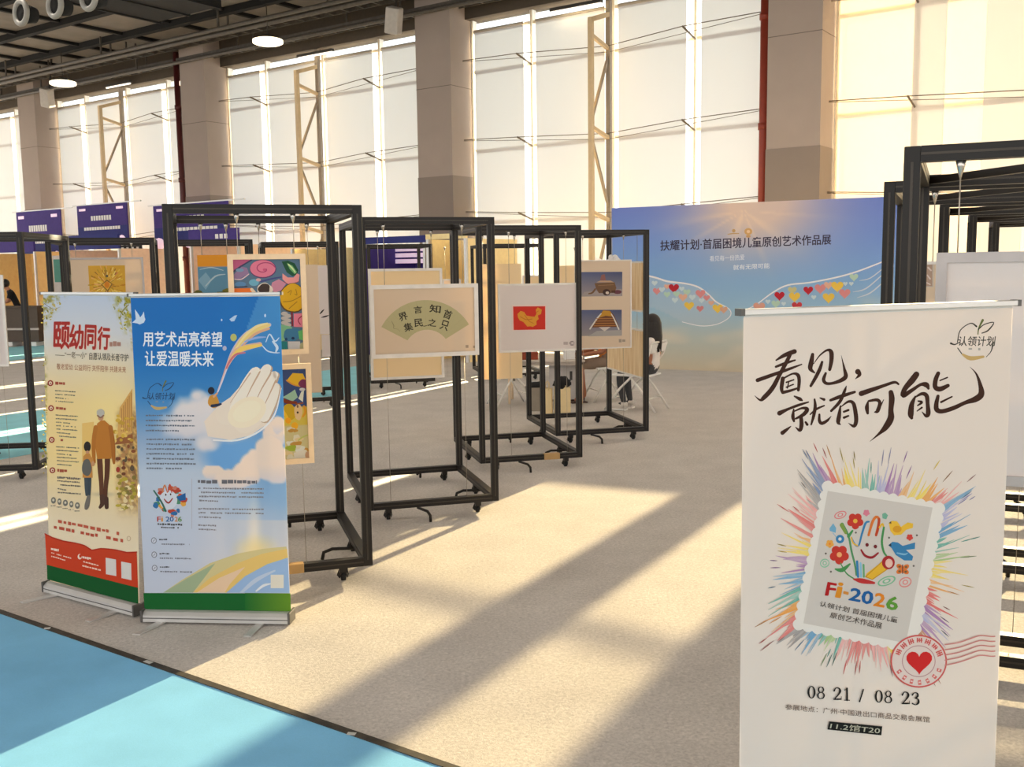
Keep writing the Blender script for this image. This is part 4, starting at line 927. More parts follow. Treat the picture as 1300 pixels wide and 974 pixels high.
A.stroke([(225, 210, 18), (262, 280, 12), (280, 370, 12), (300, 450, 11), (308, 510, 10)], (84, 146, 96)); A.stroke([(262, 282, 18), (285, 250, 12)], GRN); A.stroke([(222, 216, 24), (246, 262, 16)], (128, 156, 70))
flower(302, 192, 44, RED2, (240, 180, 70)); flower(208, 390, 52, RED2, (244, 170, 110)); A.stroke([(215, 440, 6), (250, 500, 8), (300, 535, 8)], GRN); A.stroke([(185, 475, 10), (225, 480, 26), (270, 445, 10)], GRN)
A.ell(212, 298, 25, 25, BLU2); A.ell(212, 298, 10, 10, (214, 220, 220)); A.poly([(150, 235), (172, 205), (190, 235), (186, 262), (152, 250)], (120, 176, 206)); A.stroke([(170, 262, 4), (188, 284, 4)], (120, 176, 206)); flower(152, 326, 22, (238, 170, 74), (240, 130, 50))
for x, y, rx, ry, c in ((214, 156, 38, 22, (226, 130, 130)), (122, 440, 28, 26, (140, 196, 160)), (486, 545, 56, 26, (126, 186, 146)), (596, 552, 38, 30, (226, 140, 134))):
    A.ell(x, y, rx, ry, c, rot=-.35); A.ell(x, y, rx * .82, ry * .74, (214, 204, 196), rot=-.35); A.ell(x, y, rx * .45, ry * .5, c, rot=-.35); A.ell(x, y, rx * .26, ry * .28, (220, 210, 202), rot=-.35)
flower(367, 144, 18, (224, 130, 150), (224, 130, 150)); A.poly([(460, 150), (478, 142), (494, 158), (484, 182), (462, 176)], (120, 176, 150)); flower(622, 288, 18, (214, 70, 60), (214, 70, 60))
for x, y in ((305, 260), (128, 383), (664, 276), (645, 456), (158, 490), (500, 290)): A.ell(x, y, 6, 6, (110, 100, 92))
# smiling open hand drawn in crayon
A.stroke([(280, 290, 8), (300, 330, 11), (322, 335, 10), (340, 270, 12), (362, 205, 13), (382, 196, 10)], BLU2); A.stroke([(278, 288, 9), (290, 322, 9), (316, 338, 8)], YEL2); A.stroke([(380, 275, 14), (402, 200, 16), (424, 168, 16), (442, 190, 16), (424, 275, 15)], ORG2); A.stroke([(442, 180, 14), (434, 240, 16), (424, 276, 13)], (196, 70, 40)); A.stroke([(444, 230, 10), (462, 208, 11), (470, 240, 10)], YEL2); A.stroke([(470, 230, 12), (458, 310, 13), (468, 370, 12), (486, 398, 10)], GRN)
A.ell(371, 332, 10, 11, (120, 34, 40)); A.ell(420, 342, 10, 11, (120, 34, 40)); A.stroke([(336, 362, 10), (360, 396, 14), (400, 406, 15), (436, 380, 10)], (156, 34, 44), sub=6)
A.poly([(368, 500), (460, 430), (498, 468), (400, 536), (362, 520)], YEL2); A.stroke([(362, 520, 6), (460, 430, 6), (500, 468, 6), (402, 536, 6), (362, 520, 6)], (206, 150, 40), sub=1); A.ell(496, 436, 38, 40, (176, 40, 46)); A.ell(500, 440, 22, 26, (240, 196, 180))
A.stroke([(312, 430, 14), (318, 520, 13)], BLU2); A.stroke([(332, 440, 12), (336, 520, 12)], (140, 190, 214)); A.stroke([(350, 450, 12), (352, 520, 11)], (110, 170, 120)); A.stroke([(292, 534, 8), (340, 544, 30), (412, 556, 14)], (196, 50, 50))
# two birds and a butterfly
A.poly([(498, 202), (520, 190), (548, 194), (570, 226), (610, 200), (642, 206), (640, 232), (600, 244), (572, 272), (530, 276), (508, 250)], (240, 190, 60)); A.poly([(498, 204), (512, 192), (514, 208)], (110, 84, 60)); A.ell(548, 240, 26, 20, (226, 160, 40))
A.poly([(496, 334), (520, 314), (552, 318), (580, 338), (654, 318), (652, 356), (600, 362), (642, 400), (636, 424), (590, 424), (540, 392), (516, 352)], BLU2); A.poly([(496, 336), (512, 322), (514, 340)], (50, 60, 70)); A.stroke([(548, 380, 8), (590, 388, 10), (610, 380, 4)], (130, 184, 214))
for x, y, a in ((562, 460, .6), (600, 462, -.6), (562, 488, -.5), (598, 490, .5)): A.ell(x, y, 20, 14, ORG2, rot=a); A.ell(x, y, 8, 6, (120, 90, 60))
A.stroke([(580, 450, 6), (580, 500, 6)], (120, 60, 50))
zt3 = Z(1030, 735, 10.8333); A.zf = zt3
def glyph(ch, q, c): A.text(ch, 0, 0, 0, 0, c, .045, quad=q)
glyph('F', [(222, 45), (335, 65), (310, 230), (185, 222)], (186, 24, 30)); glyph('i', [(376, 50), (425, 58), (385, 255), (325, 245)], (226, 146, 36)); glyph('-', [(440, 170), (500, 185), (495, 212), (435, 196)], (214, 140, 60))
glyph('2', [(545, 122), (690, 145), (655, 312), (505, 285)], (28, 96, 160)); glyph('0', [(705, 155), (850, 180), (820, 352), (675, 325)], (28, 96, 160)); glyph('2', [(880, 190), (1015, 215), (985, 388), (845, 362)], (226, 134, 36)); glyph('6', [(1050, 232), (1190, 255), (1165, 432), (1015, 408)], (98, 156, 58))
A.text('认领计划 首届困境儿童', 0, 0, 0, 0, (84, 74, 68), .015, quad=[(118, 300), (1185, 525), (1168, 605), (98, 372)]); A.text('原创艺术作品展', 0, 0, 0, 0, (84, 74, 68), .015, quad=[(262, 452), (970, 600), (955, 690), (240, 528)])
# postmark
zp = Z(930, 780, 3.5135); A.zf = zp
PM = (212, 96, 92)
def ring(cx, cy, rx, ry, wd, c):
    n = 48; A.rings([(cx + (rx - wd) * math.cos(6.2832 * i / n), cy + (ry - wd) * math.sin(6.2832 * i / n)) for i in range(n)], [(cx + rx * math.cos(6.2832 * i / n), cy + ry * math.sin(6.2832 * i / n)) for i in range(n)], c, c, False)
A.ell(827, 208, 122, 114, (232, 212, 204), n=36)
ring(827, 208, 126, 118, 7, PM); ring(827, 208, 75, 71, 4, (196, 150, 150))
rd = random.Random(21)
for k in range(7):
    a = math.radians(205 + k * 22); cxx, cyy = 827 + 100 * math.cos(a), 208 + 94 * math.sin(a); ux, uy = -math.sin(a), math.cos(a); vx, vy = math.cos(a), math.sin(a)
    for j in range(3):
        s0 = -11 + j * 9; h = rd.uniform(9, 14); A.poly([(cxx + ux * s0 + vx * h, cyy + uy * s0 + vy * h), (cxx + ux * (s0 + 6) + vx * h, cyy + uy * (s0 + 6) + vy * h), (cxx + ux * (s0 + 6) - vx * h, cyy + uy * (s0 + 6) - vy * h), (cxx + ux * s0 - vx * h, cyy + uy * s0 - vy * h)], PM)
    A.poly([(cxx + ux * s0 + vx * q1 + ux * q2, cyy + uy * s0 + vy * q1 + uy * q2) for q1, q2 in ((2, -16), (2, 8), (-3, 8), (-3, -16))], PM)
for k in range(7):
    a = math.radians(25 + k * 21); cxx, cyy = 827 + 99 * math.cos(a), 208 + 94 * math.sin(a); ux, uy = -math.sin(a), math.cos(a); vx, vy = math.cos(a), math.sin(a)
    A.poly([(cxx + ux * q2 + vx * q1, cyy + uy * q2 + vy * q1) for q1, q2 in ((11, -8), (12, 6), (-8, 8), (-11, -6))], (222, 116, 110)); A.poly([(cxx + ux * q2 + vx * q1, cyy + uy * q2 + vy * q1) for q1, q2 in ((3, -5), (3, 4), (-3, 4), (-3, -5))], (240, 210, 204))
heart(A, 829, 208, 98, (214, 38, 40))
for k in range(5): A.stroke([(944, 134 + k * 23, 5), (1000, 126 + k * 22, 5), (1050, 110 + k * 22, 5), (1100, 94 + k * 22, 5), (1150, 98 + k * 22, 5), (1166, 97 + k * 22, 5)], (206, 132, 126), sub=5)
# dates in thick-and-thin numerals
DK = (30, 26, 24)
def numeral(ch, x, y, wd, h):
    def S_(q): A.stroke([(x + a * wd, y + b * h, k * wd) for a, b, k in q], DK, sub=6)
    if ch == '0':
        n = 32; A.rings([(x + wd * (.5 + .24 * math.cos(6.2832 * i / n)), y + h * (.5 + .44 * math.sin(6.2832 * i / n))) for i in range(n)], [(x + wd * (.5 + .47 * math.cos(6.2832 * i / n)), y + h * (.5 + .5 * math.sin(6.2832 * i / n))) for i in range(n)], DK, DK, False)
    elif ch == '8':
        for cy_, r1, r2 in ((.25, .38, .25), (.72, .46, .28)):
            n = 28; A.rings([(x + wd * (.5 + (r1 - .18) * math.cos(6.2832 * i / n)), y + h * (cy_ + (r2 - .06) * math.sin(6.2832 * i / n))) for i in range(n)], [(x + wd * (.5 + r1 * math.cos(6.2832 * i / n)), y + h * (cy_ + r2 * math.sin(6.2832 * i / n))) for i in range(n)], DK, DK, False)
    elif ch == '2': S_([(.1, .25, .2), (.3, .04, .1), (.66, .06, .16), (.8, .28, .26), (.6, .55, .18), (.1, .93, .1)]); S_([(.08, .93, .16), (.5, .93, .18), (.92, .92, .14)]); S_([(.9, .95, .08), (.95, .72, .06)])
    elif ch == '1': S_([(.5, .02, .22), (.5, .95, .24)]); S_([(.5, .04, .1), (.22, .16, .08)]); S_([(.2, .96, .1), (.8, .96, .1)])
    elif ch == '3': S_([(.12, .2, .2), (.35, .03, .1), (.7, .08, .16), (.74, .3, .24), (.42, .47, .1)]); S_([(.42, .47, .08), (.78, .55, .18), (.82, .82, .26), (.5, .98, .12), (.12, .88, .16)])
sl_ = (404 - 372) / (835 - 330)
for ch, x in (('0', 330), ('8', 372), ('2', 446), ('1', 488), ('0', 630), ('8', 672), ('2', 750), ('3', 794)): numeral(ch, x, 318 + (x - 330) * .062, 38, 56)
A.stroke([(580, 334, 6), (563, 388, 6)], DK)
A.text('参展地点：广州·中国进出口商品交易会展馆', 232, 398, 876, 424, (96, 70, 56), .0, dy=58)
A.poly([(428, 476), (664, 498), (660, 538), (420, 512)], (24, 22, 20)); A.text('11.2馆T20', 0, 0, 0, 0, (196, 190, 170), .01, quad=[(436, 482), (656, 503), (652, 532), (430, 508)])
A.build('printed_sheet', WB)

# ================================================================== black display frames
FH, FT = 2.2126, .05
def rail_mb(p0, p1):
    mb = MB(); mb.bar(p0, p1, FT, FT, M['black']); d = (Vector(p1) - Vector(p0)).normalized()
    q = Vector((0, 0, 1)) if abs(d.z) < .9 else Vector((1, 0, 0)); n = d.cross(q).normalized()
    for s in (-1, 1): mb.bar(Vector(p0) + n * s * (FT / 2 + .0004), Vector(p1) + n * s * (FT / 2 + .0004), .002, .008, M['slot'])
    return mb
def make_frame(label, w=1.0, dp=1.24, brace=False, group='black aluminium display frames on castors'):
    r = thing('display_stand', label, 'display frame', (0, 0, 0), 0, group)
    h = FT / 2; zb, zt = .083 + h, FH - h
    for x in (h, w - h):
        for y in (h, dp - h):
            mb = MB(); mb.box((x - h, y - h, .083), (x + h, y + h, FH), M['black'], .003)
            for sx, sy in ((1, 0), (-1, 0), (0, 1), (0, -1)):
                cx, cy = x + sx * (h + .0006), y + sy * (h + .0006)
                mb.box((cx - (.0006 if sx else .004), cy - (.0006 if sy else .004), .12), (cx + (.0006 if sx else .004), cy + (.0006 if sy else .004), FH - .05), M['slot'])
            mb.build('post', r)
    for z, nm in ((zb, 'bottom_rail'), (zt, 'top_rail')):
        for p0, p1 in (((FT, h, z), (w - FT, h, z)), ((FT, dp - h, z), (w - FT, dp - h, z)), ((h, FT, z), (h, dp - FT, z)), ((w - h, FT, z), (w - h, dp - FT, z))):
            rail_mb(p0, p1).build(nm, r)
    if brace:
        mb = MB(); mb.bar((FT, dp - FT, zt), (w - FT, FT, zt), FT * .6, FT * .6, M['black']); mb.build('diagonal_brace', r)
    for x, y in ((.16, h), (w - .16, h), (.16, dp - h), (w - .16, dp - h), (h, dp * .5), (w - h, dp * .5)):
        mb = MB(); mb.box((x - .022, y - .022, .055), (x + .022, y + .022, .085), M['black'])
        mb.bar((x - .016, y, .06), (x - .016 - .01, y + .02, .022), .005, .03, M['black']); mb.bar((x + .016, y, .06), (x + .016 + .01, y + .02, .022), .005, .03, M['black'])
        o = mb.build('caster', r)
        wb = MB(); wb.tube([(x - .012, y + .012, .026), (x + .012, y + .012, .026)], .026, M['rubber'], 14); wb.build('wheel', o)
    for x, y, s in ((w * .38, h, -1), (w - h, dp * .35, -1), (w * .6, dp - h, 1)):
        mb = MB()
        if y < FT or y > dp - FT: mb.tube([(x, y, .075), (x + .05, y + s * .12, .07), (x + .06, y + s * .17, .05), (x + .06, y + s * .18, .004)], .011, M['black'], 8)
        else: mb.tube([(x, y, .075), (x - .14, y + .05, .07), (x - .19, y + .06, .05), (x - .2, y + .06, .004)], .011, M['black'], 8)
        mb.build('outrigger_foot', r)
    return r
def place_frame(fr, x, y, deg, label, w=1.0):
    o = fr if fr is not None else copy_tree(PROTO); o.location = (x, y, 0); o.rotation_euler = (0, 0, math.radians(deg)); o['label'] = label; o.scale = (w, 1, 1); return o
def fl_from_fr(x, y, deg, w=1.0): a = math.radians(deg); return (x - w * math.cos(a), y - w * math.sin(a))
PROTO = make_frame('x')
FR = {}
def add(k, fr, label, x, y, deg, right=True, w=1.0):
    if right: x, y = fl_from_fr(x, y, deg, w)
    FR[k] = (place_frame(fr, x, y, deg, label, w), Vector((x, y, 0)), math.radians(deg))
add('A', PROTO, 'tall black open frame directly behind the blue roll-up banner', -.848, 5.765, 17.5, w=1.085)
add('B', None, 'black open frame holding the fan calligraphy panel', -.112, 7.37, 16)
add('C', None, 'black open frame holding the panel with the red square picture', .645, 9.04, 14.5, w=.97)
add('D', None, 'black open frame holding the two photographs of paper buildings', 1.455, 10.44, 13.5, w=1.03)
add('L', None, 'black open frame cut by the left edge of the picture', -4.29, 8.8, 6)
add('M', None, 'black open frame holding the golden mandala panel behind the cream banner', -3.83, 10.78, 18, w=1.08)
add('N', None, 'black open frame behind the left half of the blue banner and its tall frame', -3.06, 11.9, 17)
add('N2', None, 'black open frame seen through the right side of the tallest frame', -2.28, 13.3, 16)
add('T', None, 'small far black frame standing before the left end of the sky backdrop', .55, 16.2, 12)
add('T2', None, 'small far black frame behind the fan calligraphy panel', -1.2, 15.4, 14)
PR = make_frame('x', brace=True)
add('R1', PR, 'large black frame behind the white banner at the right edge', 1.262, 3.225, -24, False)
PROTO = PR
for k, (x, y, l) in enumerate(((1.72, 4.62, 'second black frame of the right row, just behind the largest one'), (2.55, 5.95, 'third black frame of the right row, seen through the largest one'), (3.35, 7.3, 'fourth black frame of the right row, seen small through the others'), (4.2, 8.7, 'farthest black frame of the right row'))):
    add('R%d' % (k + 2), None, l, x, y, -24, False)

# ---------- pictures hanging in the frames
def frame_local(fk, u, v, y):
    "measured pixel on the plane y of a frame -> x, z in that frame"
    _, o, a = FR[fk]; d = ray(u, v); ox, oy = -o.x * math.cos(a) - o.y * math.sin(a), o.x * math.sin(a) - o.y * math.cos(a)
    dx, dy = d.x * math.cos(a) + d.y * math.sin(a), -d.x * math.sin(a) + d.y * math.cos(a); k = (y - oy) / dy
    return ox + dx * k, CAMZ + d.z * k
def panel(fk, label, x0, x1, z0, z1, y=.025, cat='artwork', name=None, fm='whiteframe', bm_='mount', bw=.022, art=None, wires=True, wire_foot=True, depth=.02, inset=None, glass=False):
    _, o, a = FR[fk]
    name = name or ('framed_artwork' if fm and art else 'artwork' if art else 'display_board'); cat = 'artwork' if art else 'board'
    r = thing(name, label, cat, o + Vector((math.cos(a) * x0 - math.sin(a) * y, math.sin(a) * x0 + math.cos(a) * y, z0)), a)
    W_, H_ = x1 - x0, z1 - z0; h = depth / 2
    if fm:
        mb = MB(); mb.box((0, -h, 0), (W_, h, bw), M[fm]); mb.box((0, -h, H_ - bw), (W_, h, H_), M[fm]); mb.box((0, -h, bw), (bw, h, H_ - bw), M[fm]); mb.box((W_ - bw, -h, bw), (W_, h, H_ - bw), M[fm]); mb.build('picture_frame', r)
        mb = MB(); mb.box((bw, -.001, bw), (W_ - bw, .003, H_ - bw), M[bm_]); mb.build('mount_board', r)
    else:
        mb = MB(); mb.box((0, -h, 0), (W_, h, H_), M[bm_]); mb.build('mount_board', r)
    if wires:
        for x in (W_ * .14, W_ * .86):
            mb = MB(); mb.tube([(x, 0, H_), (x, 0, FH - z0 - FT - .01)], .0022, M['wire'], 5)
            o_ = mb.build('hanging_wire', r)
            if wire_foot: lw = MB(); lw.tube([(x, 0, 0), (x, 0, .133 - z0)], .0016, M['wire'], 5); lw.build('lower_wire', r)
            mb = MB(); mb.tube([(x, 0, FH - z0 - FT), (x, 0, FH - z0 - FT - .02), (x, 0, FH - z0 - FT - .055)], [.016, .012, .003], M['chrome'], 8); mb.build('wire_hook', o_)
    A = None
    if art:
        A = Art(r.location, a, -.0015 if fm else -h - .0005, op=False); art(A, W_, H_); A.build('artwork_print', r)
    if glass:
        mb = MB(); mb.box((bw, -h + .002, bw), (W_ - bw, -h + .004, H_ - bw), M['acrylic']); mb.build('cover_glass', r)
    return r
def px_panel(fk, y, x0, y0, x1, y1):
    a = frame_local(fk, x0, y0, y); b = frame_local(fk, x1, y1, y)
    return a[0], b[0], b[1], a[1]

# ---- frame A: colourful reliefs
def art_sea(A, W, H):
    A.zf = Z(285, 320, 6.958)
    A.sgrid(.022, .022, W - .022, H - .022, 4, 6, lambda a, b, px, py: (88, 118, 146))
    DKB = (66, 66, 104)
    A.poly([(62, 60), (240, 66), (180, 100), (130, 130), (70, 175)], (196, 96, 140)); A.stroke([(70, 180, 14), (140, 130, 14), (240, 70, 12)], DKB)
    A.poly([(80, 200), (150, 130), (200, 140), (215, 190), (120, 245), (85, 235)], (150, 124, 164)); A.stroke([(90, 240, 8), (150, 240, 10), (215, 195, 8)], (226, 196, 206)); A.ell(135, 160, 36, 16, (120, 156, 190))
    A.ell(340, 150, 118, 82, (96, 60, 110)); A.ell(338, 146, 112, 76, (228, 128, 158)); 
    sp = [(350 + (18 + 7.5 * k) * math.cos(.55 * k), 150 + (12 + 5 * k) * math.sin(.55 * k), 9) for k in range(12)]; A.stroke(sp, (176, 70, 116)); A.ell(352, 156, 14, 12, (206, 90, 130))
    A.poly([(505, 85), (560, 76), (620, 100), (652, 160), (640, 205), (600, 214), (550, 180)], (30, 84, 56)); A.poly([(550, 96), (600, 120), (640, 178), (620, 196), (575, 150)], (110, 178, 110)); A.stroke([(565, 110, 12), (600, 145, 14), (625, 180, 8)], (206, 226, 170))
    A.poly([(512, 190), (560, 225), (610, 225), (640, 190), (664, 200), (655, 262), (560, 285), (512, 240)], (240, 158, 158)); A.stroke([(520, 262, 6), (580, 288, 6), (655, 262, 6)], (156, 70, 90))
    A.poly([(420, 270), (480, 240), (545, 280), (500, 340), (440, 360), (410, 320)], (206, 140, 166)); A.ell(260, 270, 44, 30, (112, 176, 206)); A.ell(140, 285, 50, 22, (92, 140, 190)); A.ell(300, 246, 22, 14, (214, 170, 176))
    A.stroke([(320, 262, 12), (420, 236, 14), (500, 222, 10)], (70, 74, 140)); A.stroke([(80, 312, 8), (200, 305, 8)], (60, 50, 70))
    A.poly([(84, 322), (230, 318), (285, 410), (84, 412)], (238, 122, 48)); A.ell(130, 402, 12, 8, (120, 50, 30)); A.ell(200, 404, 14, 8, (120, 50, 30)); A.stroke([(240, 330, 26), (300, 400, 28)], (236, 214, 190))
    A.blob(356, 332, 66, 62, (226, 216, 206), .12, seed=4); A.blob(350, 326, 54, 46, (66, 52, 50), .12, seed=5)
    A.blob(600, 408, 122, 128, (96, 66, 30), .06, seed=6); A.blob(602, 404, 112, 120, (222, 172, 24), .06, seed=6)
    for q in ([(520, 440, 7), (600, 430, 7), (690, 380, 7)], [(560, 360, 6), (590, 340, 6), (580, 380, 5)], [(630, 330, 6), (640, 380, 6), (620, 370, 5)], [(570, 500, 7), (640, 440, 7)]): A.stroke(q, (164, 118, 20))
    for k in range(6): A.ell(530 + (k % 2) * 30, 545 + k * 20, 30, 18, (196, 190, 190))
    A.stroke([(595, 540, 18), (600, 650, 16)], (130, 40, 60)); A.poly([(612, 545), (700, 540), (704, 665), (612, 660)], (230, 130, 156)); A.stroke([(690, 560, 10), (650, 600, 8), (670, 640, 8)], (150, 40, 70))
    A.poly([(500, 640), (590, 660), (640, 740), (500, 790)], (130, 190, 150)); A.blob(600, 730, 80, 60, (62, 124, 168), .15, seed=9); A.poly([(650, 700), (712, 680), (718, 790), (660, 770)], (104, 190, 110)); A.poly([(500, 790), (552, 790), (556, 872), (500, 870)], (34, 130, 140)); A.poly([(560, 790), (668, 790), (672, 868), (564, 866)], (206, 206, 212)); A.ell(690, 835, 26, 36, (190, 190, 150)); A.ell(605, 762, 14, 12, (30, 50, 90)); A.ell(545, 770, 12, 14, (30, 70, 120))
    A.poly([(90, 450), (300, 440), (380, 560), (100, 620)], (92, 160, 150)); A.blob(300, 680, 120, 90, (214, 150, 90), .2, seed=12); A.blob(170, 780, 80, 60, (180, 80, 120), .2, seed=13)
def art_mask(A, W, H):
    A.zf = Z(350, 460, 6.956)
    A.sgrid(.022, .022, W - .022, H - .022, 4, 60, lambda a, b, px, py: (54, 76, 132) if b < .42 else (214, 194, 80) if b < .62 else (206, 198, 150))
    A.poly([(100, 158), (150, 95), (240, 100), (262, 150), (210, 215), (150, 190)], (232, 186, 40)); A.stroke([(95, 160, 10), (150, 196, 12), (215, 215, 8)], (214, 150, 60)); A.blob(245, 190, 40, 42, (120, 44, 92), .15, seed=1); A.ell(235, 240, 26, 14, (206, 206, 214))
    A.poly([(60, 310), (140, 262), (170, 240), (195, 310), (150, 345)], (160, 200, 180)); A.poly([(200, 320), (226, 260), (250, 250), (240, 352)], (222, 224, 214)); A.stroke([(60, 330, 30), (110, 352, 34), (180, 356, 20)], (130, 52, 24)); A.stroke([(180, 370, 14), (240, 360, 12)], (150, 76, 40))
    A.blob(120, 440, 60, 70, (206, 170, 30), .15, seed=2); A.blob(200, 440, 34, 74, (226, 196, 150), .1, seed=3); A.stroke([(60, 420, 22), (100, 490, 24), (120, 540, 18)], (240, 196, 44)); A.ell(194, 444, 9, 10, (60, 40, 30)); A.ell(194, 390, 8, 14, (120, 80, 60)); A.stroke([(250, 390, 20), (262, 440, 22), (240, 480, 16)], (226, 160, 40)); A.ell(110, 515, 26, 26, (240, 170, 30)); A.ell(168, 562, 30, 32, (240, 180, 36)); A.ell(168, 600, 12, 20, (200, 120, 40))
    for k in range(14):
        rd = random.Random(k); A.blob(rd.uniform(80, 300), rd.uniform(560, 850), rd.uniform(24, 50), rd.uniform(16, 34), rd.choice([(222, 218, 200), (160, 180, 60), (110, 150, 60), (226, 206, 160), (196, 150, 70), (226, 228, 222)]), .3, seed=k)
    A.stroke([(200, 690, 10), (240, 660, 12), (290, 640, 10)], (190, 200, 110)); A.poly([(160, 800), (262, 770), (262, 846), (164, 852)], (226, 222, 212)); A.ell(285, 820, 26, 34, (200, 160, 130))
def art_hill(A, W, H):
    A.zf = Z(180, 240, 4.0625)
    A.sgrid(0.0, 0.0, W, H, 4, 60, lambda a, b, px, py: (232, 156, 40) if b < .13 else (96, 146, 176))
    A.poly([(290, 470), (330, 430), (360, 470), (330, 520)], (130, 172, 196)); A.stroke([(330, 500, 6), (380, 450, 8), (430, 440, 4)], (176, 200, 210)); A.stroke([(300, 415, 3), (360, 405, 5), (420, 420, 3)], (186, 206, 216))
    for k in range(24):
        rd = random.Random(k + 30); A.blob(rd.uniform(290, 520), rd.uniform(520, 660), rd.uniform(16, 30), rd.uniform(10, 18), rd.choice([(116, 112, 50), (96, 96, 44), (140, 132, 70), (86, 84, 40)]), .3, n=12, seed=k)
x0, x1, z0, z1 = px_panel('A', .025, 288, 323, 392, 449)
panel('A', 'framed collage with pink swirl, watermelon and yellow coral shapes above the blue banner', x0, x1, z0, z1, art=art_sea, fm='wood', bw=.03, depth=.035)
_, x1b, z0b, z1b = px_panel('A', .025, 288, 465.5, 399, 587)
panel('A', 'framed yellow and green relief picture directly under the pink swirl collage', x1b - (x1 - x0) * .97, x1b, z0b, z1b, art=art_mask, fm='wood', bw=.03, depth=.035, wires=False)
x0, x1, z0, z1 = px_panel('A', 1.215, 250, 324, 300, 440)
panel('A', 'blue hill picture with an orange upper border, left of the pink swirl collage', x0, x1, z0, z1, y=1.215, art=art_hill, fm=None, bm_='mountw', wires=True, depth=.02)
x0, x1, z0, z1 = px_panel('A', 1.215, 318, 337, 409, 498)
panel('A', 'blank beige board hanging behind the pink swirl collage', x0, x1, z0, z1, y=1.215, fm=None, depth=.02, wire_foot=False)
x0, x1, z0, z1 = px_panel('A', 1.24, 429.5, 361, 441, 447)
# ---- frame B: fan
def art_fan(A, W, H):
    A.zf = Z(480, 370, 10.8333)
    FAN = (192, 184, 140)
    cx, cy, R, r = 655, 915, 795, 385   # geometry read off the fan's two arcs
    a0, a1 = math.radians(-143.5), math.radians(-37.5)
    out = []; n = 30
    def pt(t, k):
        # k 0 outer edge, 1 inner edge; edges follow the fan's measured corners
        O = ((45, 490), (655, 120), (1250, 455)); I = ((405, 675), (670, 528), (930, 655))
        def circ(P, t):
            (x1, y1), (x2, y2), (x3, y3) = P
            d = 2 * (x1 * (y2 - y3) + x2 * (y3 - y1) + x3 * (y1 - y2)); ux = ((x1 * x1 + y1 * y1) * (y2 - y3) + (x2 * x2 + y2 * y2) * (y3 - y1) + (x3 * x3 + y3 * y3) * (y1 - y2)) / d
            uy = ((x1 * x1 + y1 * y1) * (x3 - x2) + (x2 * x2 + y2 * y2) * (x1 - x3) + (x3 * x3 + y3 * y3) * (x2 - x1)) / d; rr = math.hypot(x1 - ux, y1 - uy)
            b0, b1 = math.atan2(y1 - uy, x1 - ux), math.atan2(y3 - uy, x3 - ux)
            if b0 > 0: b0 -= 2 * math.pi
            if b1 > 0: b1 -= 2 * math.pi
            b = b0 + (b1 - b0) * t; return (ux + rr * math.cos(b), uy + rr * math.sin(b))
        return circ(O if k == 0 else I, t)
    A.poly([pt(i / n, 0) for i in range(n + 1)] + [pt(1 - i / n, 1) for i in range(n + 1)], FAN)
    for i in range(1, 12):
        p, q = pt(i / 12, 0), pt(i / 12, 1); A.stroke([(p[0], p[1], 2), (q[0], q[1], 2)], (180, 172, 128))
    IK = (58, 54, 44)
    for ch, x, y, w_, h_, rot in (('界', 345, 345, 118, 110, -.35), ('言', 548, 252, 112, 98, -.1), ('知', 785, 240, 150, 108, .12), ('首', 958, 318, 110, 120, .35), ('集', 415, 490, 118, 110, -.25), ('民', 556, 432, 112, 108, -.08), ('之', 745, 430, 110, 104, .1), ('只', 915, 468, 110, 130, .3)):
        c, s = math.cos(rot), math.sin(rot); qd = [(x + a * w_ / 2 * c - b * h_ / 2 * s, y + a * w_ / 2 * s + b * h_ / 2 * c) for a, b in ((-1, -1), (1, -1), (1, 1), (-1, 1))]
        A.text(ch, 0, 0, 0, 0, IK, .03, quad=qd)
    A.stroke([(185, 410, 6), (215, 470, 10), (215, 510, 6), (265, 520, 4), (305, 555, 3)], (150, 142, 106)); A.stroke([(600, 470, 3), (640, 478, 10), (690, 462, 4)], IK)
    A.zf = Z(440, 250, 4.236); A.bars(640, 795, 705, 815, (176, 156, 136), seed=3)
x0, x1, z0, z1 = px_panel('B', .025, 468.5, 362.3, 608, 450.5)
panel('B', 'white-framed panel with a sage green calligraphy fan', x0, x1, z0, z1, art=art_fan, bw=.03)
x0, x1, z0, z1 = px_panel('B', 1.215, 467, 341.5, 564, 479)
panel('B', 'plain cream board hanging behind the calligraphy fan panel', x0, x1, z0, z1, y=1.215, bm_='sunglow_board', wire_foot=False)
# ---- frame C: red square picture
def art_map(A, W, H):
    A.zf = Z(620, 260, 5.4167)
    A.poly([(162, 692), (398, 690), (398, 862), (166, 864)], (240, 214, 206)); A.poly([(170, 700), (391, 698), (392, 858), (174, 862)], (214, 52, 36)); Y = (232, 160, 52)
    A.poly([(200, 752), (222, 730), (246, 738), (262, 762), (290, 768), (318, 770), (330, 752), (326, 722), (340, 706), (368, 722), (362, 752), (340, 762), (346, 786), (330, 800), (332, 824), (306, 840), (288, 836), (268, 838), (240, 806), (216, 796), (204, 776)], Y)
    for q in ([(220, 770, 5), (260, 790, 5), (300, 786, 5)], [(250, 760, 4), (280, 800, 4), (310, 815, 4)], [(330, 740, 4), (345, 730, 4)]): A.stroke(q, (206, 116, 36))
    A.zf = Z(540, 260, 4.0594); A.bars(712, 706, 768, 722, (186, 172, 170), seed=2); A.poly([(748, 702), (764, 702), (764, 726), (748, 726)], (150, 136, 138)); A.poly([(752, 708), (764, 708), (764, 720), (752, 720)], (214, 202, 200))
x0, x1, z0, z1 = px_panel('C', .025, 632, 360.8, 733, 444.5)
panel('C', 'white panel with a small red square picture of a golden land shape', x0, x1, z0, z1, bm_='mountw', art=art_map, bw=.018)
x0, x1, z0, z1 = px_panel('C', 1.215, 604.5, 335.5, 663, 480)
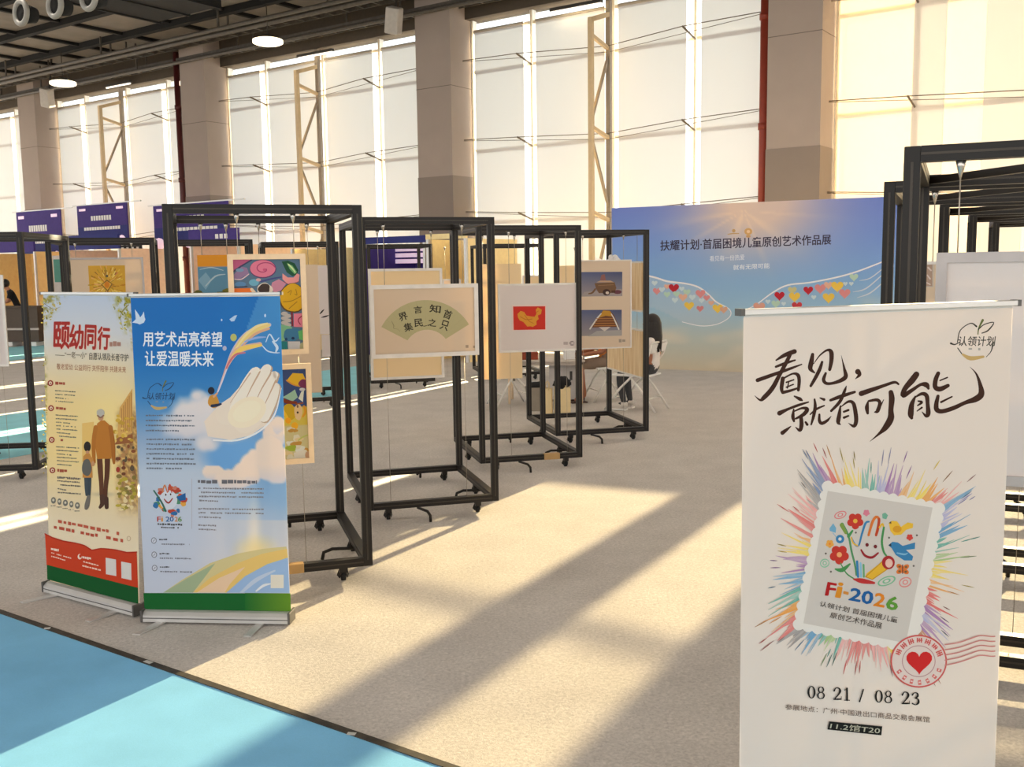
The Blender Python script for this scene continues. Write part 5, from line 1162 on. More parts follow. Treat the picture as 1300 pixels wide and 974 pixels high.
panel('C', 'sunlit blank cream board hanging behind the red square picture', x0, x1, z0, z1, y=1.215, wire_foot=False, fm=None, bm_='sunglow_board')
# ---- frame D: paper buildings
def art_photo(A, W, H):
    A.zf = Z(620, 260, 5.4167)
    def ph(x0, y0, x1, y1):
        A.poly([(x0, y0), (x1, y0 - 2), (x1, y1), (x0, y1 + 3)], [(92, 102, 140), (74, 84, 122), (150, 146, 152), (160, 150, 150)])
    ph(640, 463, 921, 628)
    A.poly([(660, 600), (918, 580), (918, 626), (640, 632)], (168, 156, 152))
    BR = (124, 92, 66)
    A.poly([(730, 540), (868, 532), (880, 572), (868, 606), (760, 608), (742, 580)], BR); A.poly([(742, 534), (770, 522), (840, 522), (866, 534)], (196, 160, 130)); A.poly([(768, 520), (778, 482), (800, 478), (808, 520)], (150, 100, 96)); A.stroke([(735, 580, 12), (715, 605, 12), (690, 612, 8)], BR); A.ell(812, 602, 26, 22, (70, 50, 44)); A.ell(818, 606, 12, 10, (222, 206, 190)); A.ell(888, 600, 28, 14, (112, 66, 76)); A.stroke([(756, 556, 4), (860, 550, 4)], (160, 120, 84)); A.poly([(846, 590), (872, 588), (872, 606), (846, 606)], (90, 60, 46))
    ph(640, 724, 917, 900)
    A.zf = Z(620, 400, 4.6375)
    A.poly([(640, 94), (782, 88), (782, 122), (586, 126)], (176, 170, 166))
    A.poly([(604, 74), (650, 6), (676, -28), (716, -26), (740, 2), (770, 70)], (120, 74, 46)); A.poly([(640, 20), (676, -26), (716, -24), (738, 10), (690, 4)], (206, 150, 52)); A.stroke([(598, 82, 8), (642, 18, 8), (664, -8, 6)], (226, 222, 214)); A.stroke([(768, 84, 8), (742, 26, 7), (724, -6, 5)], (226, 222, 214))
    for k in range(4): A.stroke([(622 + k * 4, 64 - k * 14, 4), (752 - k * 6, 62 - k * 14, 4)], (190, 130, 70))
    A.poly([(650, 72), (720, 70), (684, 96)], (216, 206, 196))
    A.bars(768, 140, 806, 162, (170, 156, 140), seed=4)
x0, x1, z0, z1 = px_panel('D', .025, 729.6, 330.5, 801.5, 441.5)
panel('D', 'cream panel with two photographs of folded paper buildings', x0, x1, z0, z1, art=art_photo, bw=.012)
# boards on the right side plane of frame D
_, o_, a_ = FR['D']
def side_board(label, px, zpx):
    d = ray(*px[0]); n = Vector((math.cos(a_), math.sin(a_), 0)); org = o_ + n * .975
    pts = []
    for u, v in px:
        d = ray(u, v); k = (org - Vector((0, 0, CAMZ))).dot(n) / d.dot(n); pts.append(Vector((0, 0, CAMZ)) + d * k)
    return pts
p = side_board('', [(772, 423), (818, 421), (818, 478)], None)
yy = [(q - o_).dot(Vector((-math.sin(a_), math.cos(a_), 0))) for q in p]
for lab, zt_, zb_ in (('pale wood-grained board low on the side of the photograph frame', CAMZ - (422 - 341) / FPX * 10.9, CAMZ - (478 - 341) / FPX * 10.9), ('pale wood-grained board high on the side of the photograph frame', CAMZ + (341 - 339) / FPX * 10.9, CAMZ - (396.5 - 341) / FPX * 10.9)):
    r = thing('hanging_board', lab, 'board', o_, a_); ya, yb = .06, 1.16
    mb = MB(); mb.box((.965, ya, zb_), (.985, yb, zt_), M['woodgrain']); mb.build('board_face', r)
    mb = MB(); mb.box((.962, ya, zt_), (.988, yb, zt_ + .018), M['whiteframe']); mb.box((.962, ya, zb_ - .018), (.988, yb, zb_), M['whiteframe']); mb.build('edge_rail', r)
    for y in (ya + .15, yb - .15):
        mb = MB(); mb.tube([(.975, y, zt_ if zt_ > 1.4 else zt_ + .018), (.975, y, FH - FT)], .002, M['wire'], 5); mb.build('hanging_wire', r)
    if zt_ > 1.4:
        mb = MB(); rd = random.Random(2)
        for k in range(7): mb.ball((.975, ya + .75 + k * .05, zt_ + .03 + .02 * (k % 3)), (.03, .05, .03), M['leafw'], 8, 5, lambda p_: p_ * (1 + .35 * nz(p_.x * 3, p_.y * 3 + k, 1.5)))
        o2 = mb.build('crumpled_paper'); o2.matrix_world = Matrix.Translation(o_) @ Matrix.Rotation(a_, 4, 'Z'); tag(o2, 'crumpled white paper lying on top of the upper wood-grained board', 'paper')
# ---- frames L, M and the right row
x0, x1, z0, z1 = px_panel('L', .025, -60, 350, 12, 465)
panel('L', 'pale board cut by the left edge of the picture', x0, x1, z0, z1, bm_='mountw')
def art_mandala(A, W, H):
    A.zf = Z(0, 270, 5.4125)
    A.poly([(605, 365), (858, 362), (868, 640), (622, 640)], (226, 176, 60)); rd = random.Random(8)
    for k in range(150):
        a = rd.uniform(0, 6.28); r_ = rd.uniform(.25, 1); x, y = 735 + 118 * r_ * math.cos(a), 498 + 130 * r_ * math.sin(a)
        A.stroke([(x - 12 * math.cos(a), y - 12 * math.sin(a), 4), (x + 12 * math.cos(a), y + 12 * math.sin(a), 8)], rd.choice([(240, 206, 80), (206, 140, 40), (170, 120, 50), (240, 190, 110), (222, 130, 90) if y < 430 and x > 740 else (196, 160, 50), (250, 226, 130)]), sub=2)
    A.poly([(694, 495), (735, 460), (775, 490), (740, 545)], (140, 110, 50)); A.poly([(703, 495), (735, 470), (766, 490), (739, 532)], (240, 190, 70)); A.ell(735, 496, 18, 22, (226, 140, 40)); A.ell(735, 436, 8, 9, (90, 90, 70))
x0, x1, z0, z1 = px_panel('M', .025, 82, 327.5, 188, 440)
panel('M', 'beige panel with a golden mandala picture above the cream banner', x0, x1, z0, z1, art=art_mandala, bw=.02, fm='greyframe')
def art_leaf(A, W, H):
    A.zf = Z(380, 300, 8.12)
    for q in ([(215, 790, 4), (240, 770, 14), (255, 755, 5)], [(225, 838, 5), (265, 828, 16), (305, 815, 5)], [(212, 800, 8), (235, 780, 12)]): A.stroke(q, (58, 54, 52))
x0, x1, z0, z1 = px_panel('N2', .025, 401, 337, 426, 424)
panel('N2', 'grey paper with dark leaf marks seen right of the relief pictures', x0, x1, z0, z1, fm=None, bm_='mountw', art=art_leaf, depth=.01)
x0, x1, z0, z1 = px_panel('N2', .06, 408, 425, 428, 452)
panel('N2', 'small pale card under the grey leaf paper', x0, x1, z0, z1, y=.06, fm=None, bm_='mountw', depth=.01, wires=False)
x0, x1, z0, z1 = px_panel('T', .025, 663, 349.5, 687, 380)
panel('T', 'small far cream panel just right of the sunlit blank board', x0, x1, z0, z1, bm_='sunglow_board')
x0, x1, z0, z1 = px_panel('T', 1.215, 704, 337.5, 734, 420)
panel('T', 'far yellow-lit board above the red square picture', x0, x1, z0, z1, y=1.215, fm=None, bm_='sunglow_board')
x0, x1, z0, z1 = px_panel('T2', .025, 562, 354.5, 586, 400)
panel('T2', 'small far pale panel just above the right end of the fan panel', x0, x1, z0, z1)
x0, x1, z0, z1 = px_panel('R1', .025, 1189, 321, 1372, 623)
def art_corner(A, W, H):
    A.zf = Z(1110, 170, 4.237)
    A.stroke([(352, 722, 6), (362, 700, 9), (375, 690, 5)], (120, 100, 96)); A.stroke([(360, 712, 5), (372, 722, 7)], (120, 100, 96))
panel('R1', 'big blank pinkish panel in a grey moulding at the right edge', x0, x1, z0, z1, fm='greyframe', bm_='mountw', bw=.032)
def art_tiles(A, W, H):
    A.zf = Z(1110, 170, 4.237); A.poly([(216, 690), (318, 690), (318, 824), (214, 824)], (206, 200, 190)); A.poly([(218, 700), (262, 700), (260, 820), (216, 820)], (128, 128, 120)); A.poly([(268, 702), (312, 702), (312, 820), (266, 820)], (190, 160, 140))
    for q in ([(228, 760, 7), (245, 790, 9), (232, 812, 6)], [(240, 720, 6), (250, 750, 6)]): A.stroke(q, (206, 200, 190))
    for q in ([(285, 760, 6), (300, 780, 9)], [(280, 800, 6), (300, 810, 6)], [(290, 720, 10), (305, 735, 8)]): A.stroke(q, (232, 214, 206))
x0, x1, z0, z1 = px_panel('R2', .025, 1161, 332, 1330, 393)
panel('R2', 'cream panel with small grey photographs seen behind the big blank right panel', x0, x1, z0, z1, art=art_tiles, fm='whiteframe', bw=.015)
# packing tape on a bottom rail of frame C
_, o_, a_ = FR['C']
r = thing('packing_tape', 'tan packing tape wrapped on the bottom rail below the red square picture', 'tape', o_, a_)
mb = MB(); mb.box((.60, -.003, .081), (.75, .053, .136), M['tape'], .002); mb.build('tape_wrap', r)
_, o_, a_ = FR['A']
r = thing('packing_tape', 'tan packing tape on the bottom rail right of the blue banner', 'tape', o_, a_)
mb = MB(); mb.box((.585, -.003, .081), (.68, .053, .136), M['tape'], .002); mb.build('tape_wrap', r)

# ================================================================== people and their corner
def skin(parent_name, V, E, name, parent, sub=2):
    "one continuous body surface grown over a jointed skeleton. V: joint -> (position, radius or (rx, ry), material)"
    ks = list(V); me = bpy.data.meshes.new('skeleton'); me.from_pydata([V[k][0] for k in ks], [(ks.index(a), ks.index(b)) for a, b in E], []); me.update()
    o = bpy.data.objects.new('skeleton', me); COL.objects.link(o)
    md = o.modifiers.new('skin', 'SKIN'); md.use_smooth_shade = True; md.branch_smoothing = .4
    sv = me.skin_vertices[0].data
    for i, k in enumerate(ks):
        r = V[k][1]; sv[i].radius = r if isinstance(r, tuple) else (r, r); sv[i].use_root = (i == 0)
    ss = o.modifiers.new('sub', 'SUBSURF'); ss.levels = sub; ss.render_levels = sub
    bpy.context.view_layer.update()
    nm = bpy.data.meshes.new_from_object(o.evaluated_get(bpy.context.evaluated_depsgraph_get()))
    bpy.data.objects.remove(o); bpy.data.meshes.remove(me)
    mats = []; em = []
    for a, b in E:
        m = V[b][2]
        if m not in mats: mats.append(m)
        em.append((Vector(V[a][0]), Vector(V[b][0]), mats.index(m)))
    nm.materials.clear()
    for m in mats: nm.materials.append(M[m])
    for p in nm.polygons:
        c = p.center; best = 1e9
        for a, b, mi in em:
            d = b - a; t = max(0, min(1, (c - a).dot(d) / max(d.length_squared, 1e-9))); q = (c - a - d * t).length
            if q < best: best = q; p.material_index = mi
        p.use_smooth = True
    nm.name = name; ob = bpy.data.objects.new(name, nm); COL.objects.link(ob); ob.parent = parent
    return ob
def hand(V, E, wrist, d, up, tagm, pre, s=1.0):
    d = Vector(d).normalized(); up = Vector(up); sd = d.cross(up).normalized(); w_ = Vector(V[wrist][0])
    V[pre + 'p'] = (w_ + d * .05 * s, (.032 * s, .016 * s), tagm); E.append((wrist, pre + 'p'))
    for k, (off, L) in enumerate(((-.03, .062), (-.011, .074), (.009, .07), (.027, .054))):
        V[pre + 'k%d' % k] = (w_ + d * .088 * s + sd * off * s, .0095 * s, tagm); V[pre + 'm%d' % k] = (w_ + d * (.088 + L * .55) * s + sd * off * 1.15 * s - up * .012 * s, .0085 * s, tagm); V[pre + 't%d' % k] = (w_ + d * (.088 + L * .95) * s + sd * off * 1.2 * s - up * .032 * s, .007 * s, tagm)
        E.extend([(pre + 'p', pre + 'k%d' % k), (pre + 'k%d' % k, pre + 'm%d' % k), (pre + 'm%d' % k, pre + 't%d' % k)])
    V[pre + 'a'] = (w_ + d * .045 * s - sd * .042 * s, .011 * s, tagm); V[pre + 'b'] = (w_ + d * .082 * s - sd * .056 * s, .009 * s, tagm)
    E.extend([(pre + 'p', pre + 'a'), (pre + 'a', pre + 'b')])
def head_fn(p):   # skull to chin: narrower jaw, flat face side (+x is the face)
    k = 1.0 - .28 * max(0, -p.z - .1); q = Vector((p.x * (1 - .1 * max(0, p.x)) , p.y * k * .86, p.z * 1.05))
    if p.z < 0 and p.x > 0: q.x += .08 * -p.z
    return q
def face(body, c, r, skinm):
    "eyes, brows, nose, lips and ears on a head at c looking along +x"
    mb = MB()
    for s in (-1, 1): mb.ball((c[0] + r * .88, c[1] + s * r * .32, c[2] + r * .02), (r * .06, r * .13, r * .07), M['eye'], 10, 6)
    mb.build('eyes', body)
    mb = MB()
    for s in (-1, 1): mb.bar((c[0] + r * .9, c[1] + s * r * .18, c[2] + r * .22), (c[0] + r * .86, c[1] + s * r * .46, c[2] + r * .21), r * .05, r * .05, M['hair'])
    mb.build('eyebrows', body)
    mb = MB(); mb.tube([(c[0] + r * .9, c[1], c[2] + r * .12), (c[0] + r * 1.08, c[1], c[2] - r * .16), (c[0] + r * .95, c[1], c[2] - r * .24)], [r * .06, r * .12, r * .1], M[skinm], 8); mb.build('nose', body)
    mb = MB(); mb.ball((c[0] + r * .9, c[1], c[2] - r * .48), (r * .07, r * .24, r * .07), M['lips'], 10, 6); mb.build('lips', body)
    mb = MB()
    for s in (-1, 1): mb.ball((c[0] + .0, c[1] + s * r * .84, c[2] - r * .08), (r * .16, r * .07, r * .24), M[skinm], 10, 6)
    mb.build('ears', body)
def seated(label, loc, rz, top, low, bare, shoe, hair_len, lean=.02, k=1.0, foot=.40, armm='skin', cross=False, skinm='skin'):
    r = thing('person', label, 'person', loc, rz); 
    P = lambda x, y, z: (x * k, y * k, z * k if z < 9 else z)
    V = {'pelvis': (P(0, 0, .55), (.125, .10), low), 'belly': (P(.015, 0, .67), (.115, .09), top), 'chest': (P(.03 + lean, 0, .84), (.125, .085), top), 'collar': (P(.035 + lean * 1.5, 0, .955), (.075, .06), top), 'neck': (P(.05 + lean * 1.8, 0, 1.02), .045, skinm), 'headbase': (P(.07 + lean * 2, 0, 1.08), .055, skinm), 'crown': (P(.075 + lean * 2, 0, 1.16), .07, skinm)}
    E = [('pelvis', 'belly'), ('belly', 'chest'), ('chest', 'collar'), ('collar', 'neck'), ('neck', 'headbase'), ('headbase', 'crown')]
    for s, n in ((1, 'l'), (-1, 'r')):
        V.update({n + 'hip': (P(.06, s * .09, .53), .085, low), n + 'knee': (P(foot + .04, s * .10, .50), .062, low), n + 'shin': (P(foot + .02, s * .10, .30), .05, bare), n + 'ankle': (P(foot - .02, s * .10, .09), .036, bare), n + 'toe': (P(foot + .13, s * .11, .035), .03, bare if shoe == 'sandal' else low),
                  n + 'shoulder': (P(.03 + lean * 1.3, s * .155, .92), .052, top), n + 'sleeve': (P(.05 + lean, s * .19, .80), .047, top), n + 'elbow': (P(.07 + lean, s * .205, .69), .036, skinm), n + 'wrist': (P(.29 + lean, s * .13, .66), .026, skinm)})
        E += [('pelvis', n + 'hip'), (n + 'hip', n + 'knee'), (n + 'knee', n + 'shin'), (n + 'shin', n + 'ankle'), (n + 'ankle', n + 'toe'), ('collar', n + 'shoulder'), (n + 'shoulder', n + 'sleeve'), (n + 'sleeve', n + 'elbow'), (n + 'elbow', n + 'wrist')]
        hand(V, E, n + 'wrist', (1, -s * .2, -.1), (0, 0, 1), skinm, n + 'h', k)
    b = skin('', V, E, 'body', r)
    c = (V['crown'][0][0] + .0, 0, V['crown'][0][2] - .01 * k); R = .105 * k
    mb = MB(); mb.ball(c, R, M[skinm], 20, 14, head_fn); hd = mb.build('head', r); face(hd, c, R, skinm)
    def hf(p):
        q = p.copy()
        if p.x > .45 and p.z < .55: q = q * .9
        if p.z < 0 and p.x < .5: q.z *= hair_len; q.x *= 1 - .06 * hair_len * -p.z; q.x -= .12 * -p.z
        return q
    mb = MB(); mb.ball((c[0] - .014 * k, 0, c[2] + .012 * k), (R * 1.06, R * .98, R * 1.1), M['hair'], 26, 18, hf)
    rd = random.Random(4)
    for i in range(44):
        a = math.pi * (.35 + 1.3 * i / 43); x, y = math.cos(a), math.sin(a); L = hair_len * R * rd.uniform(.9, 1.1)
        mb.tube([(c[0] - .014 * k + x * R * .98, y * R * .96, c[2] + R * .2), (c[0] - .02 * k + x * R * 1.06, y * R * 1.02, c[2] - L * .5), (c[0] - .035 * k + x * R * .92, y * R * .9, c[2] - L)], [R * .12, R * .13, R * .03], M['hair'], 6)
    mb.build('hair', r)
    for s in (1, -1):
        x = (foot + .05) * k; y = s * .105 * k
        mb = MB()
        if shoe == 'sandal':
            mb.box((x - .1, y - .045, 0), (x + .13, y + .045, .018), M['sandal'], .006); mb.tube([(x + .03, y - .045, .015), (x + .04, y, .068), (x + .03, y + .045, .015)], .009, M['sandal'], 6); mb.tube([(x - .05, y - .04, .015), (x - .07, y, .1), (x - .05, y + .04, .015)], .008, M['sandal'], 6)
        else:
            mb.box((x - .11, y - .048, 0), (x + .15, y + .048, .022), M['white'], .008); mb.ball((x + .03, y, .045), (.125, .047, .05), M[shoe], 14, 8); mb.tube([(x - .07, y, .05), (x - .075, y, .105)], [.05, .042], M[shoe], 12)
        mb.build('shoe' if shoe != 'sandal' else 'sandal', r)
    return r
def folding_chair(label, loc, rz, group=None):
    "white folding chair; sitter faces +x"
    r = thing('folding_chair', label, 'chair', loc, rz, group)
    m = M['whitesteel']
    for s in (-1, 1):
        y = s * .21
        mb = MB(); mb.tube([(.27, y, .012), (.10, y, .30), (-.08, y, .52), (-.20, y, .72), (-.235, y, .86)], .013, m, 8); mb.build('front_leg', r)
        mb = MB(); mb.tube([(-.27, y * .93, .012), (-.12, y * .93, .28), (.0, y * .93, .45)], .012, m, 8); mb.build('rear_leg', r)
    mb = MB(); mb.tube([(-.235, -.21, .86), (-.245, -.17, .885), (-.245, .17, .885), (-.235, .21, .86)], .013, m, 8); mb.build('top_tube', r)
    mb = MB(); mb.box((-.19, -.195, .448), (.21, .195, .475), M['white'], .01); mb.build('seat', r)
    mb = MB(); mb.add([(-.21, -.2, .76), (-.21, .2, .76), (-.235, .2, .87), (-.235, -.2, .87), (-.225, -.2, .755), (-.225, .2, .755), (-.25, .2, .865), (-.25, -.2, .865)], [(0, 1, 2, 3), (7, 6, 5, 4), (0, 4, 5, 1), (1, 5, 6, 2), (2, 6, 7, 3), (3, 7, 4, 0)], M['white']); mb.build('backrest', r)
    for z, x in ((.16, .185), ):
        mb = MB(); mb.tube([(x, -.21, z), (x, .21, z)], .009, m, 6); mb.build('crossbar', r)
    mb = MB(); mb.tube([(-.18, -.195, .17), (-.18, .195, .17)], .009, m, 6); mb.build('crossbar', r)
    return r
RZ = math.radians(148)
ch = folding_chair('white folding chair under the woman in the white shirt', (1.60, 12.58, 0), RZ); ch.scale = (1.28, 1.1, 1.0)
seated('person with long black hair in a white shirt sitting on a white folding chair', (1.81, 12.44, .0), RZ, 'tee', 'jeans', 'jeans', 'shoe', 3.3, lean=-.01, k=.97, foot=.42)
folding_chair('white folding chair under the person in brown shorts', (1.30, 13.52, 0), math.radians(196))
seated('person in an orange shirt with bare legs and sandals behind the photograph frame', (1.30, 13.52, 0), math.radians(196), 'orangecloth', 'browncloth', 'skin2', 'sandal', 1.3, lean=.05, k=1.0, foot=.38, skinm='skin2')
c3 = folding_chair('white folding chair at the left end of the activity table', (-.02, 13.15, 0), math.radians(20))
# activity table
tp = thing('activity_table', 'low grey table behind the panel with the red square picture', 'table', (.45, 13.5, 0), math.radians(-4))
mb = MB(); mb.box((-.52, -.3, .565), (.55, .3, .592), M['table'], .005); mb.build('tabletop', tp)
mb = MB(); mb.box((-.48, -.26, .52), (.51, .26, .566), M['table']); mb.build('apron', tp)
for x in (-.47, .5):
    for y in (-.25, .25): mb = MB(); mb.tube([(x, y, 0), (x, y, .53)], .018, M['wood'], 8); mb.build('leg', tp)
cb = thing('drawer_cabinet', 'small white cabinet with dark handle slots under the grey table', 'cabinet', (.72, 13.62, 0), math.radians(-4))
mb = MB(); mb.box((-.2, -.18, .03), (.2, .18, .5), M['cabinet'], .006); mb.build('body', cb)
for x in (-.1, .1):
    d_ = MB(); d_.box((x - .09, -.188, .06), (x + .09, -.18, .47), M['cabinet'], .003); dr = d_.build('door', cb)
    s_ = MB(); s_.box((x - .018, -.191, .3), (x + .018, -.186, .42), M['slotdark']); s_.build('handle_slot', dr)
for x in (-.17, .17):
    f_ = MB(); f_.box((x - .02, -.15, 0), (x + .02, .15, .03), M['slotdark']); f_.build('foot', cb)
q = at_h(681, 521)
bn = thing('waste_bin', 'grey plastic bin with a black liner in front of the activity table', 'bin', (q.x, q.y, 0), .1)
mb = MB(); mb.add([(sx * a, sy * b, z) for a, b, z in ((.11, .085, 0), (.13, .1, .30)) for sx, sy in ((-1, -1), (1, -1), (1, 1), (-1, 1))], [(3, 2, 1, 0), (0, 1, 5, 4), (1, 2, 6, 5), (2, 3, 7, 6), (3, 0, 4, 7)], M['bin']); mb.box((-.135, -.105, .285), (.135, -.095, .305), M['bin']); mb.box((-.135, .095, .285), (.135, .105, .305), M['bin']); mb.build('bin_body', bn)
mb = MB(); mb.ball((0, 0, .31), (.125, .095, .06), M['blackcloth'], 14, 8, lambda p: p * (1 + .25 * nz(p.x * 3, p.y * 3, 1, p.z * 2))); mb.build('liner', bn)
def paper_bag(label, q, w_, h_, rz):
    b = thing('paper_bag', label, 'bag', (q.x, q.y, 0), rz)
    mb = MB(); x, y = w_ / 2, .05
    mb.add([(-x, -y, 0), (x, -y, 0), (x, y, 0), (-x, y, 0), (-x, -y * .8, h_), (x, -y * .8, h_), (x, y * .8, h_), (-x, y * .8, h_)], [(3, 2, 1, 0), (0, 1, 5, 4), (1, 2, 6, 5), (2, 3, 7, 6), (3, 0, 4, 7)], M['paper'])
    mb.build('bag_body', b)
    for s in (-1, 1):
        mb = MB(); mb.tube([(-x * .4, s * y * .8, h_ - .03), (-x * .35, s * y * .7, h_ + .06), (0, s * y * .6, h_ + .09), (x * .35, s * y * .7, h_ + .06), (x * .4, s * y * .8, h_ - .03)], .005, M['paper'], 6); mb.build('handle', b)
    return b
q = at_h(714, 527); paper_bag('cream paper bag with a dark cloth on top, standing left of the sandals', q, .2, .35, .05)
r = thing('dark_cloth', 'crumpled black cloth on the wider cream paper bag', 'cloth', (q.x - .0, q.y, .355), .3)
mb = MB(); mb.ball((0, 0, .05), (.11, .06, .08), M['blackcloth'], 16, 10, lambda p: p * (1 + .4 * nz(p.x * 2.4, p.y * 2.4, 1, p.z * 2))); mb.build('cloth_fold', r)
q = at_h(695, 526); paper_bag('narrow cream paper bag half hidden behind a black post', q, .12, .33, -.2)
# things on the table and chair
for lab, m_, x, y, w_, h_ in (('red brown card box on the left of the grey table', 'redcloth', .2, 13.42, .3, .10), ('dark brown box standing on the grey table', 'brown', .02, 13.5, .16, .15), ('small white jar box on the right of the grey table', 'white', .78, 13.4, .14, .12)):
    b = thing('craft_box', lab, 'box', (x, y, .592), .1)
    mb = MB(); mb.box((-w_ / 2, -.08, 0), (w_ / 2, .08, h_ * .75), M[m_], .004); mb.build('box_body', b)
    mb = MB(); mb.box((-w_ / 2 - .004, -.084, h_ * .75), (w_ / 2 + .004, .084, h_), M[m_], .004); mb.build('lid', b)
r = thing('handbag', 'black handbag on the white folding chair left of the table', 'bag', (-.05, 13.15, .475), .3)
mb = MB(); mb.box((-.12, -.06, 0), (.12, .06, .17), M['blackcloth'], .03); mb.build('bag_body', r)
mb = MB(); mb.tube([(-.07, 0, .16), (-.05, 0, .24), (.05, 0, .24), (.07, 0, .16)], .008, M['blackcloth'], 6); mb.build('handle', r)

# ================================================================== distant booths by the left windows
def booth(label, loc, w_, wallm, fasm, h=2.45, name='fair_booth', fh=.38, side=True, marks=()):
    r = thing(name, label, 'booth', loc, HYAW)
    mb = MB(); mb.box((0, 1.6, 0), (w_, 1.66, h), M[wallm]); mb.build('back_wall', r)
    if side:
        for x in (0, w_ - .05): mb = MB(); mb.box((x, 0, 0), (x + .05, 1.6, h), M[wallm]); mb.build('side_wall', r)
    mb = MB(); mb.box((0, -.06, h), (w_, 0, h + fh), M[fasm]); f = mb.build('fascia', r)
    mb = MB()
    for (x, wd) in marks:
        for k in range(int(wd / .16)): mb.box((x + k * .16, -.066, h + fh * .38), (x + k * .16 + .11, -.06, h + fh * .66), M['white'])
    if marks: mb.build('fascia_lettering', f)
    for x in (.03, w_ - .03): mb = MB(); mb.box((x - .03, -.05, 0), (x + .03, .01, h), M['alu']); mb.build('post', r)
    return r
def far(u, y_, z=0): q = at_y(u, 400, y_); return Vector((q.x, q.y, z))
booth('orange-walled fair booth with a purple fascia at the far left', far(-22, 30.0), 3.2, 'orange', 'purple', marks=((.3, .8),))
booth('orange-walled fair booth with a navy fascia behind the mandala panel', far(92, 27.2), 2.4, 'peach', 'navy', marks=((.5, 1.2),))
booth('peach fair booth with a violet fascia seen through the tallest frame', far(247, 24.2), 1.8, 'peach', 'purple', marks=((1.0, .5),))
booth('cream-yellow walled booth left of the fan panel frame', far(374, 22.2), 1.5, 'creamwall', 'peach', h=2.3, fh=.12)
b4 = booth('purple-fronted booth with glowing pink screens behind the fan panel frame', far(464, 21.3), 1.75, 'purple', 'navy', h=2.36, fh=.14)
for k in range(3): mb = MB(); mb.box((.05, .95, 1.95 + k * .13), (.9, 1.0, 2.04 + k * .13), M['pinkw']); mb.build('screen', b4)
booth('cream-yellow walled booth right of the purple one', far(545, 19.8), 1.0, 'creamwall', 'creamwall', h=2.4, fh=.1)
def far_sign(label, u0, u1, v0, v1, y_):
    a = at_y(u0, v0, y_); d_ = ray(u1, v0); q_ = d_.x / d_.y; w_ = (q_ * a.y - a.x) / (E1.x - q_ * E1.y); h = (v1 - v0) / FPX * y_
    r = thing('hanging_sign', label, 'sign', (a.x, a.y, a.z - h), HYAW)
    mb = MB(); mb.box((0, -.02, 0), (w_ * 1.05, .02, h), M['purple']); sg = mb.build('sign_face', r)
    mb = MB(); mb.box((0, -.022, 0), (w_ * 1.05, -.02, h * .45), M['navy']); mb.build('lower_band', sg)
    mb = MB(); rd = random.Random(u0)
    for k in range(8): mb.box((w_ * (.3 + .055 * k), -.026, h * .6), (w_ * (.3 + .055 * k) + w_ * .04, -.022, h * .72), M['white'])
    for k in range(14): mb.box((w_ * (.14 + .055 * k), -.026, h * .36), (w_ * (.14 + .055 * k) + w_ * .045, -.022, h * .44), M['white'])
    for x in (.05, .84): mb.box((w_ * x, -.026, h * .86), (w_ * (x + .14), -.022, h * .92), M['pinkw'])
    mb.build('sign_lettering', sg)
    mb = MB()
    for x in (.06, .92):
        mb.ball((w_ * x, -.022, h * .06), (w_ * .09, .004, h * .15), M['pinkw'], 10, 6)
    mb.ball((w_ * .5, -.022, h * .02), (w_ * .06, .004, h * .08), M['pinkw'], 10, 6); mb.build('sign_picture', sg)
    mb = MB()
    for x in (.05, w_): mb.box((x - .02, .02, -a.z + h), (x + .02, .06, h), M['alu'])
    mb.bar((-.3, .04, h + .02), (w_ * 1.05 + .6, .04, h + .02), .04, .04, M['alu']); mb.build('stand_pole', r)
    return r
far_sign('purple sign farthest left above the booths', 21, 74, 270, 332, 32.0)
far_sign('purple sign in the middle of the three above the booths', 98, 158, 262, 310, 30.0)
far_sign('purple sign partly behind the left post of the tallest frame', 195, 285, 262, 312, 28.0)
bb = thing('black_sign_board', 'black board with white column lettering right of the mandala panel', 'sign', far(158, 27.6, 1.75), HYAW)
mb = MB(); mb.box((0, -.02, .1), (.95, .02, .95), M['blackboard']); f = mb.build('board_face', bb)
mb = MB()
for i in range(4):
    for j in range(4 + (i % 2)): mb.box((.08 + i * .23, -.026, .82 - j * .16), (.18 + i * .23, -.02, .93 - j * .16), M['white'])
mb.build('board_lettering', f)
mb = MB()
for x in (.05, .9): mb.box((x - .02, .02, -1.75), (x + .02, .06, .95), M['alu'])
mb.build('stand_pole', bb)
gb = thing('picture_board', 'pale board with a green picture left of the mandala panel', 'board', far(72, 26.5, .9), HYAW)
mb = MB(); mb.box((0, -.02, 0), (.6, .02, 1.4), M['greyboard']); f = mb.build('board_face', gb)
mb = MB(); mb.box((.06, -.026, .7), (.5, -.02, 1.3), M['teal']); mb.build('board_picture', f)
mb = MB()
for x in (.05, .55): mb.box((x - .02, .02, -.9), (x + .02, .06, 1.4), M['alu'])
mb.build('stand_pole', gb)
wb_ = thing('picture_board', 'small white board on a stand above the pink swirl collage', 'board', far(341, 25.5, 2.1), HYAW)
mb = MB(); mb.box((0, -.02, 0), (.45, .02, .46), M['white']); f = mb.build('board_face', wb_)
mb = MB(); mb.box((.1, -.026, .06), (.35, -.02, .12), M['blackboard']); mb.build('board_lettering', f)
mb = MB()
for x in (.05, .4): mb.box((x - .015, .02, -2.1), (x + .015, .05, .46), M['alu'])
mb.build('stand_pole', wb_)
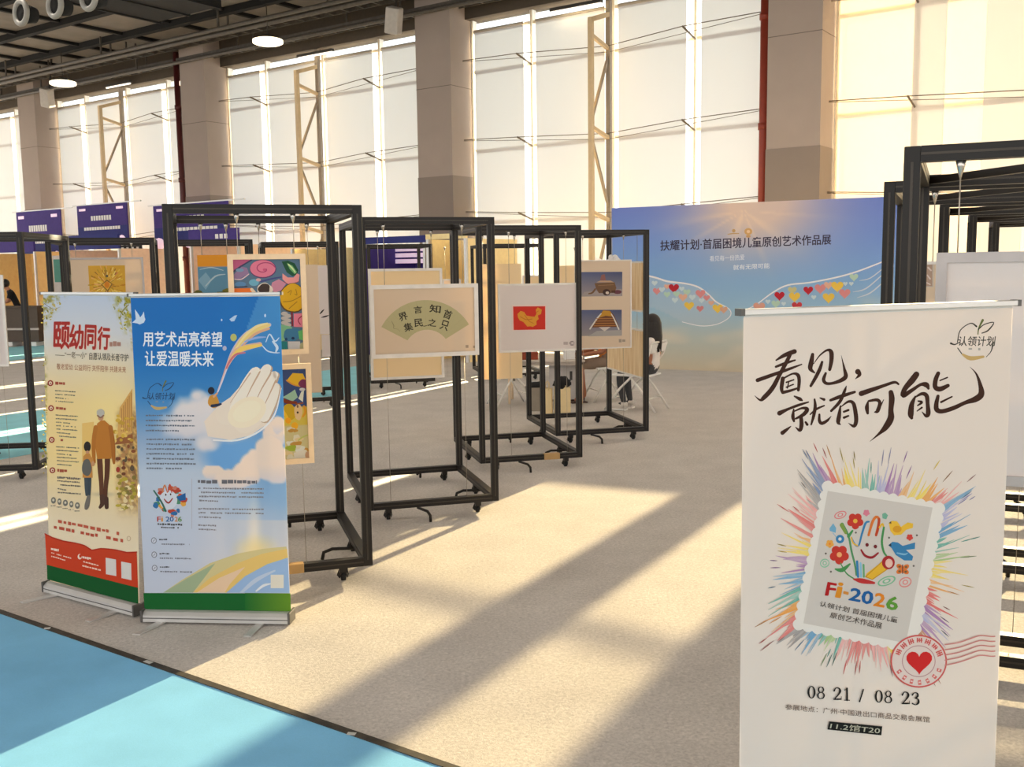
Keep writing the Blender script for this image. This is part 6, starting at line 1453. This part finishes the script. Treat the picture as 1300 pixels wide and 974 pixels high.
# counter and person at the far left
q = at_h(14, 440)
ct = thing('booth_counter', 'dark brown counter on white feet at the far left', 'counter', (q.x - .3, q.y, 0), HYAW * .2)
mb = MB(); mb.box((-.6, 0, .12), (1.1, .5, .98), M['brown'], .01); mb.build('counter_body', ct)
mb = MB(); mb.box((-.62, -.03, .42), (1.12, .0, .47), M['greyboard']); mb.build('front_ledge', ct)
mb = MB(); mb.box((-.62, -.03, .98), (1.12, .53, 1.02), M['brown'], .004); mb.build('counter_top', ct)
for x in (-.45, .25, .9): mb = MB(); mb.box((x - .1, .02, 0), (x + .1, .42, .12), M['white'], .02); mb.build('foot', ct)
q = at_y(20, 400, 26.0)
pr_ = thing('person', 'person in a black shirt leaning over the dark brown counter at the far left', 'person', (q.x + .1, q.y, 0), math.radians(200))
V = {'pelvis': ((0, 0, .92), (.14, .11), 'greycloth'), 'belly': ((.04, 0, 1.06), (.13, .1), 'blackcloth'), 'chest': ((.12, 0, 1.25), (.145, .1), 'blackcloth'), 'collar': ((.19, 0, 1.38), (.09, .07), 'blackcloth'), 'neck': ((.24, 0, 1.45), .05, 'skin'), 'crown': ((.3, 0, 1.56), .075, 'skin')}
E = [('pelvis', 'belly'), ('belly', 'chest'), ('chest', 'collar'), ('collar', 'neck'), ('neck', 'crown')]
for s, n in ((1, 'l'), (-1, 'r')):
    V.update({n + 'hip': ((0, s * .1, .86), .09, 'greycloth'), n + 'knee': ((.02, s * .1, .48), .065, 'greycloth'), n + 'ankle': ((-.02, s * .1, .09), .045, 'greycloth'), n + 'toe': ((.13, s * .11, .035), .03, 'blackcloth'), n + 'shoulder': ((.17, s * .17, 1.34), .06, 'blackcloth'), n + 'sleeve': ((.2, s * .22, 1.2), .055, 'blackcloth'), n + 'elbow': ((.24, s * .23, 1.12), .04, 'skin'), n + 'wrist': ((.42, s * .16, 1.08), .03, 'skin')})
    E += [('pelvis', n + 'hip'), (n + 'hip', n + 'knee'), (n + 'knee', n + 'ankle'), (n + 'ankle', n + 'toe'), ('collar', n + 'shoulder'), (n + 'shoulder', n + 'sleeve'), (n + 'sleeve', n + 'elbow'), (n + 'elbow', n + 'wrist')]
    hand(V, E, n + 'wrist', (1, -s * .1, -.1), (0, 0, 1), 'skin', n + 'h')
skin('', V, E, 'body', pr_)
mb = MB(); mb.ball((.31, 0, 1.57), .11, M['skin'], 18, 12, head_fn); hd = mb.build('head', pr_); face(hd, (.31, 0, 1.57), .11, 'skin')
mb = MB(); mb.ball((.295, 0, 1.595), (.118, .11, .12), M['hair'], 20, 14, lambda p: p * (.92 if p.x > .4 and p.z < .4 else 1)); mb.build('hair', pr_)
bpy.context.view_layer.update()
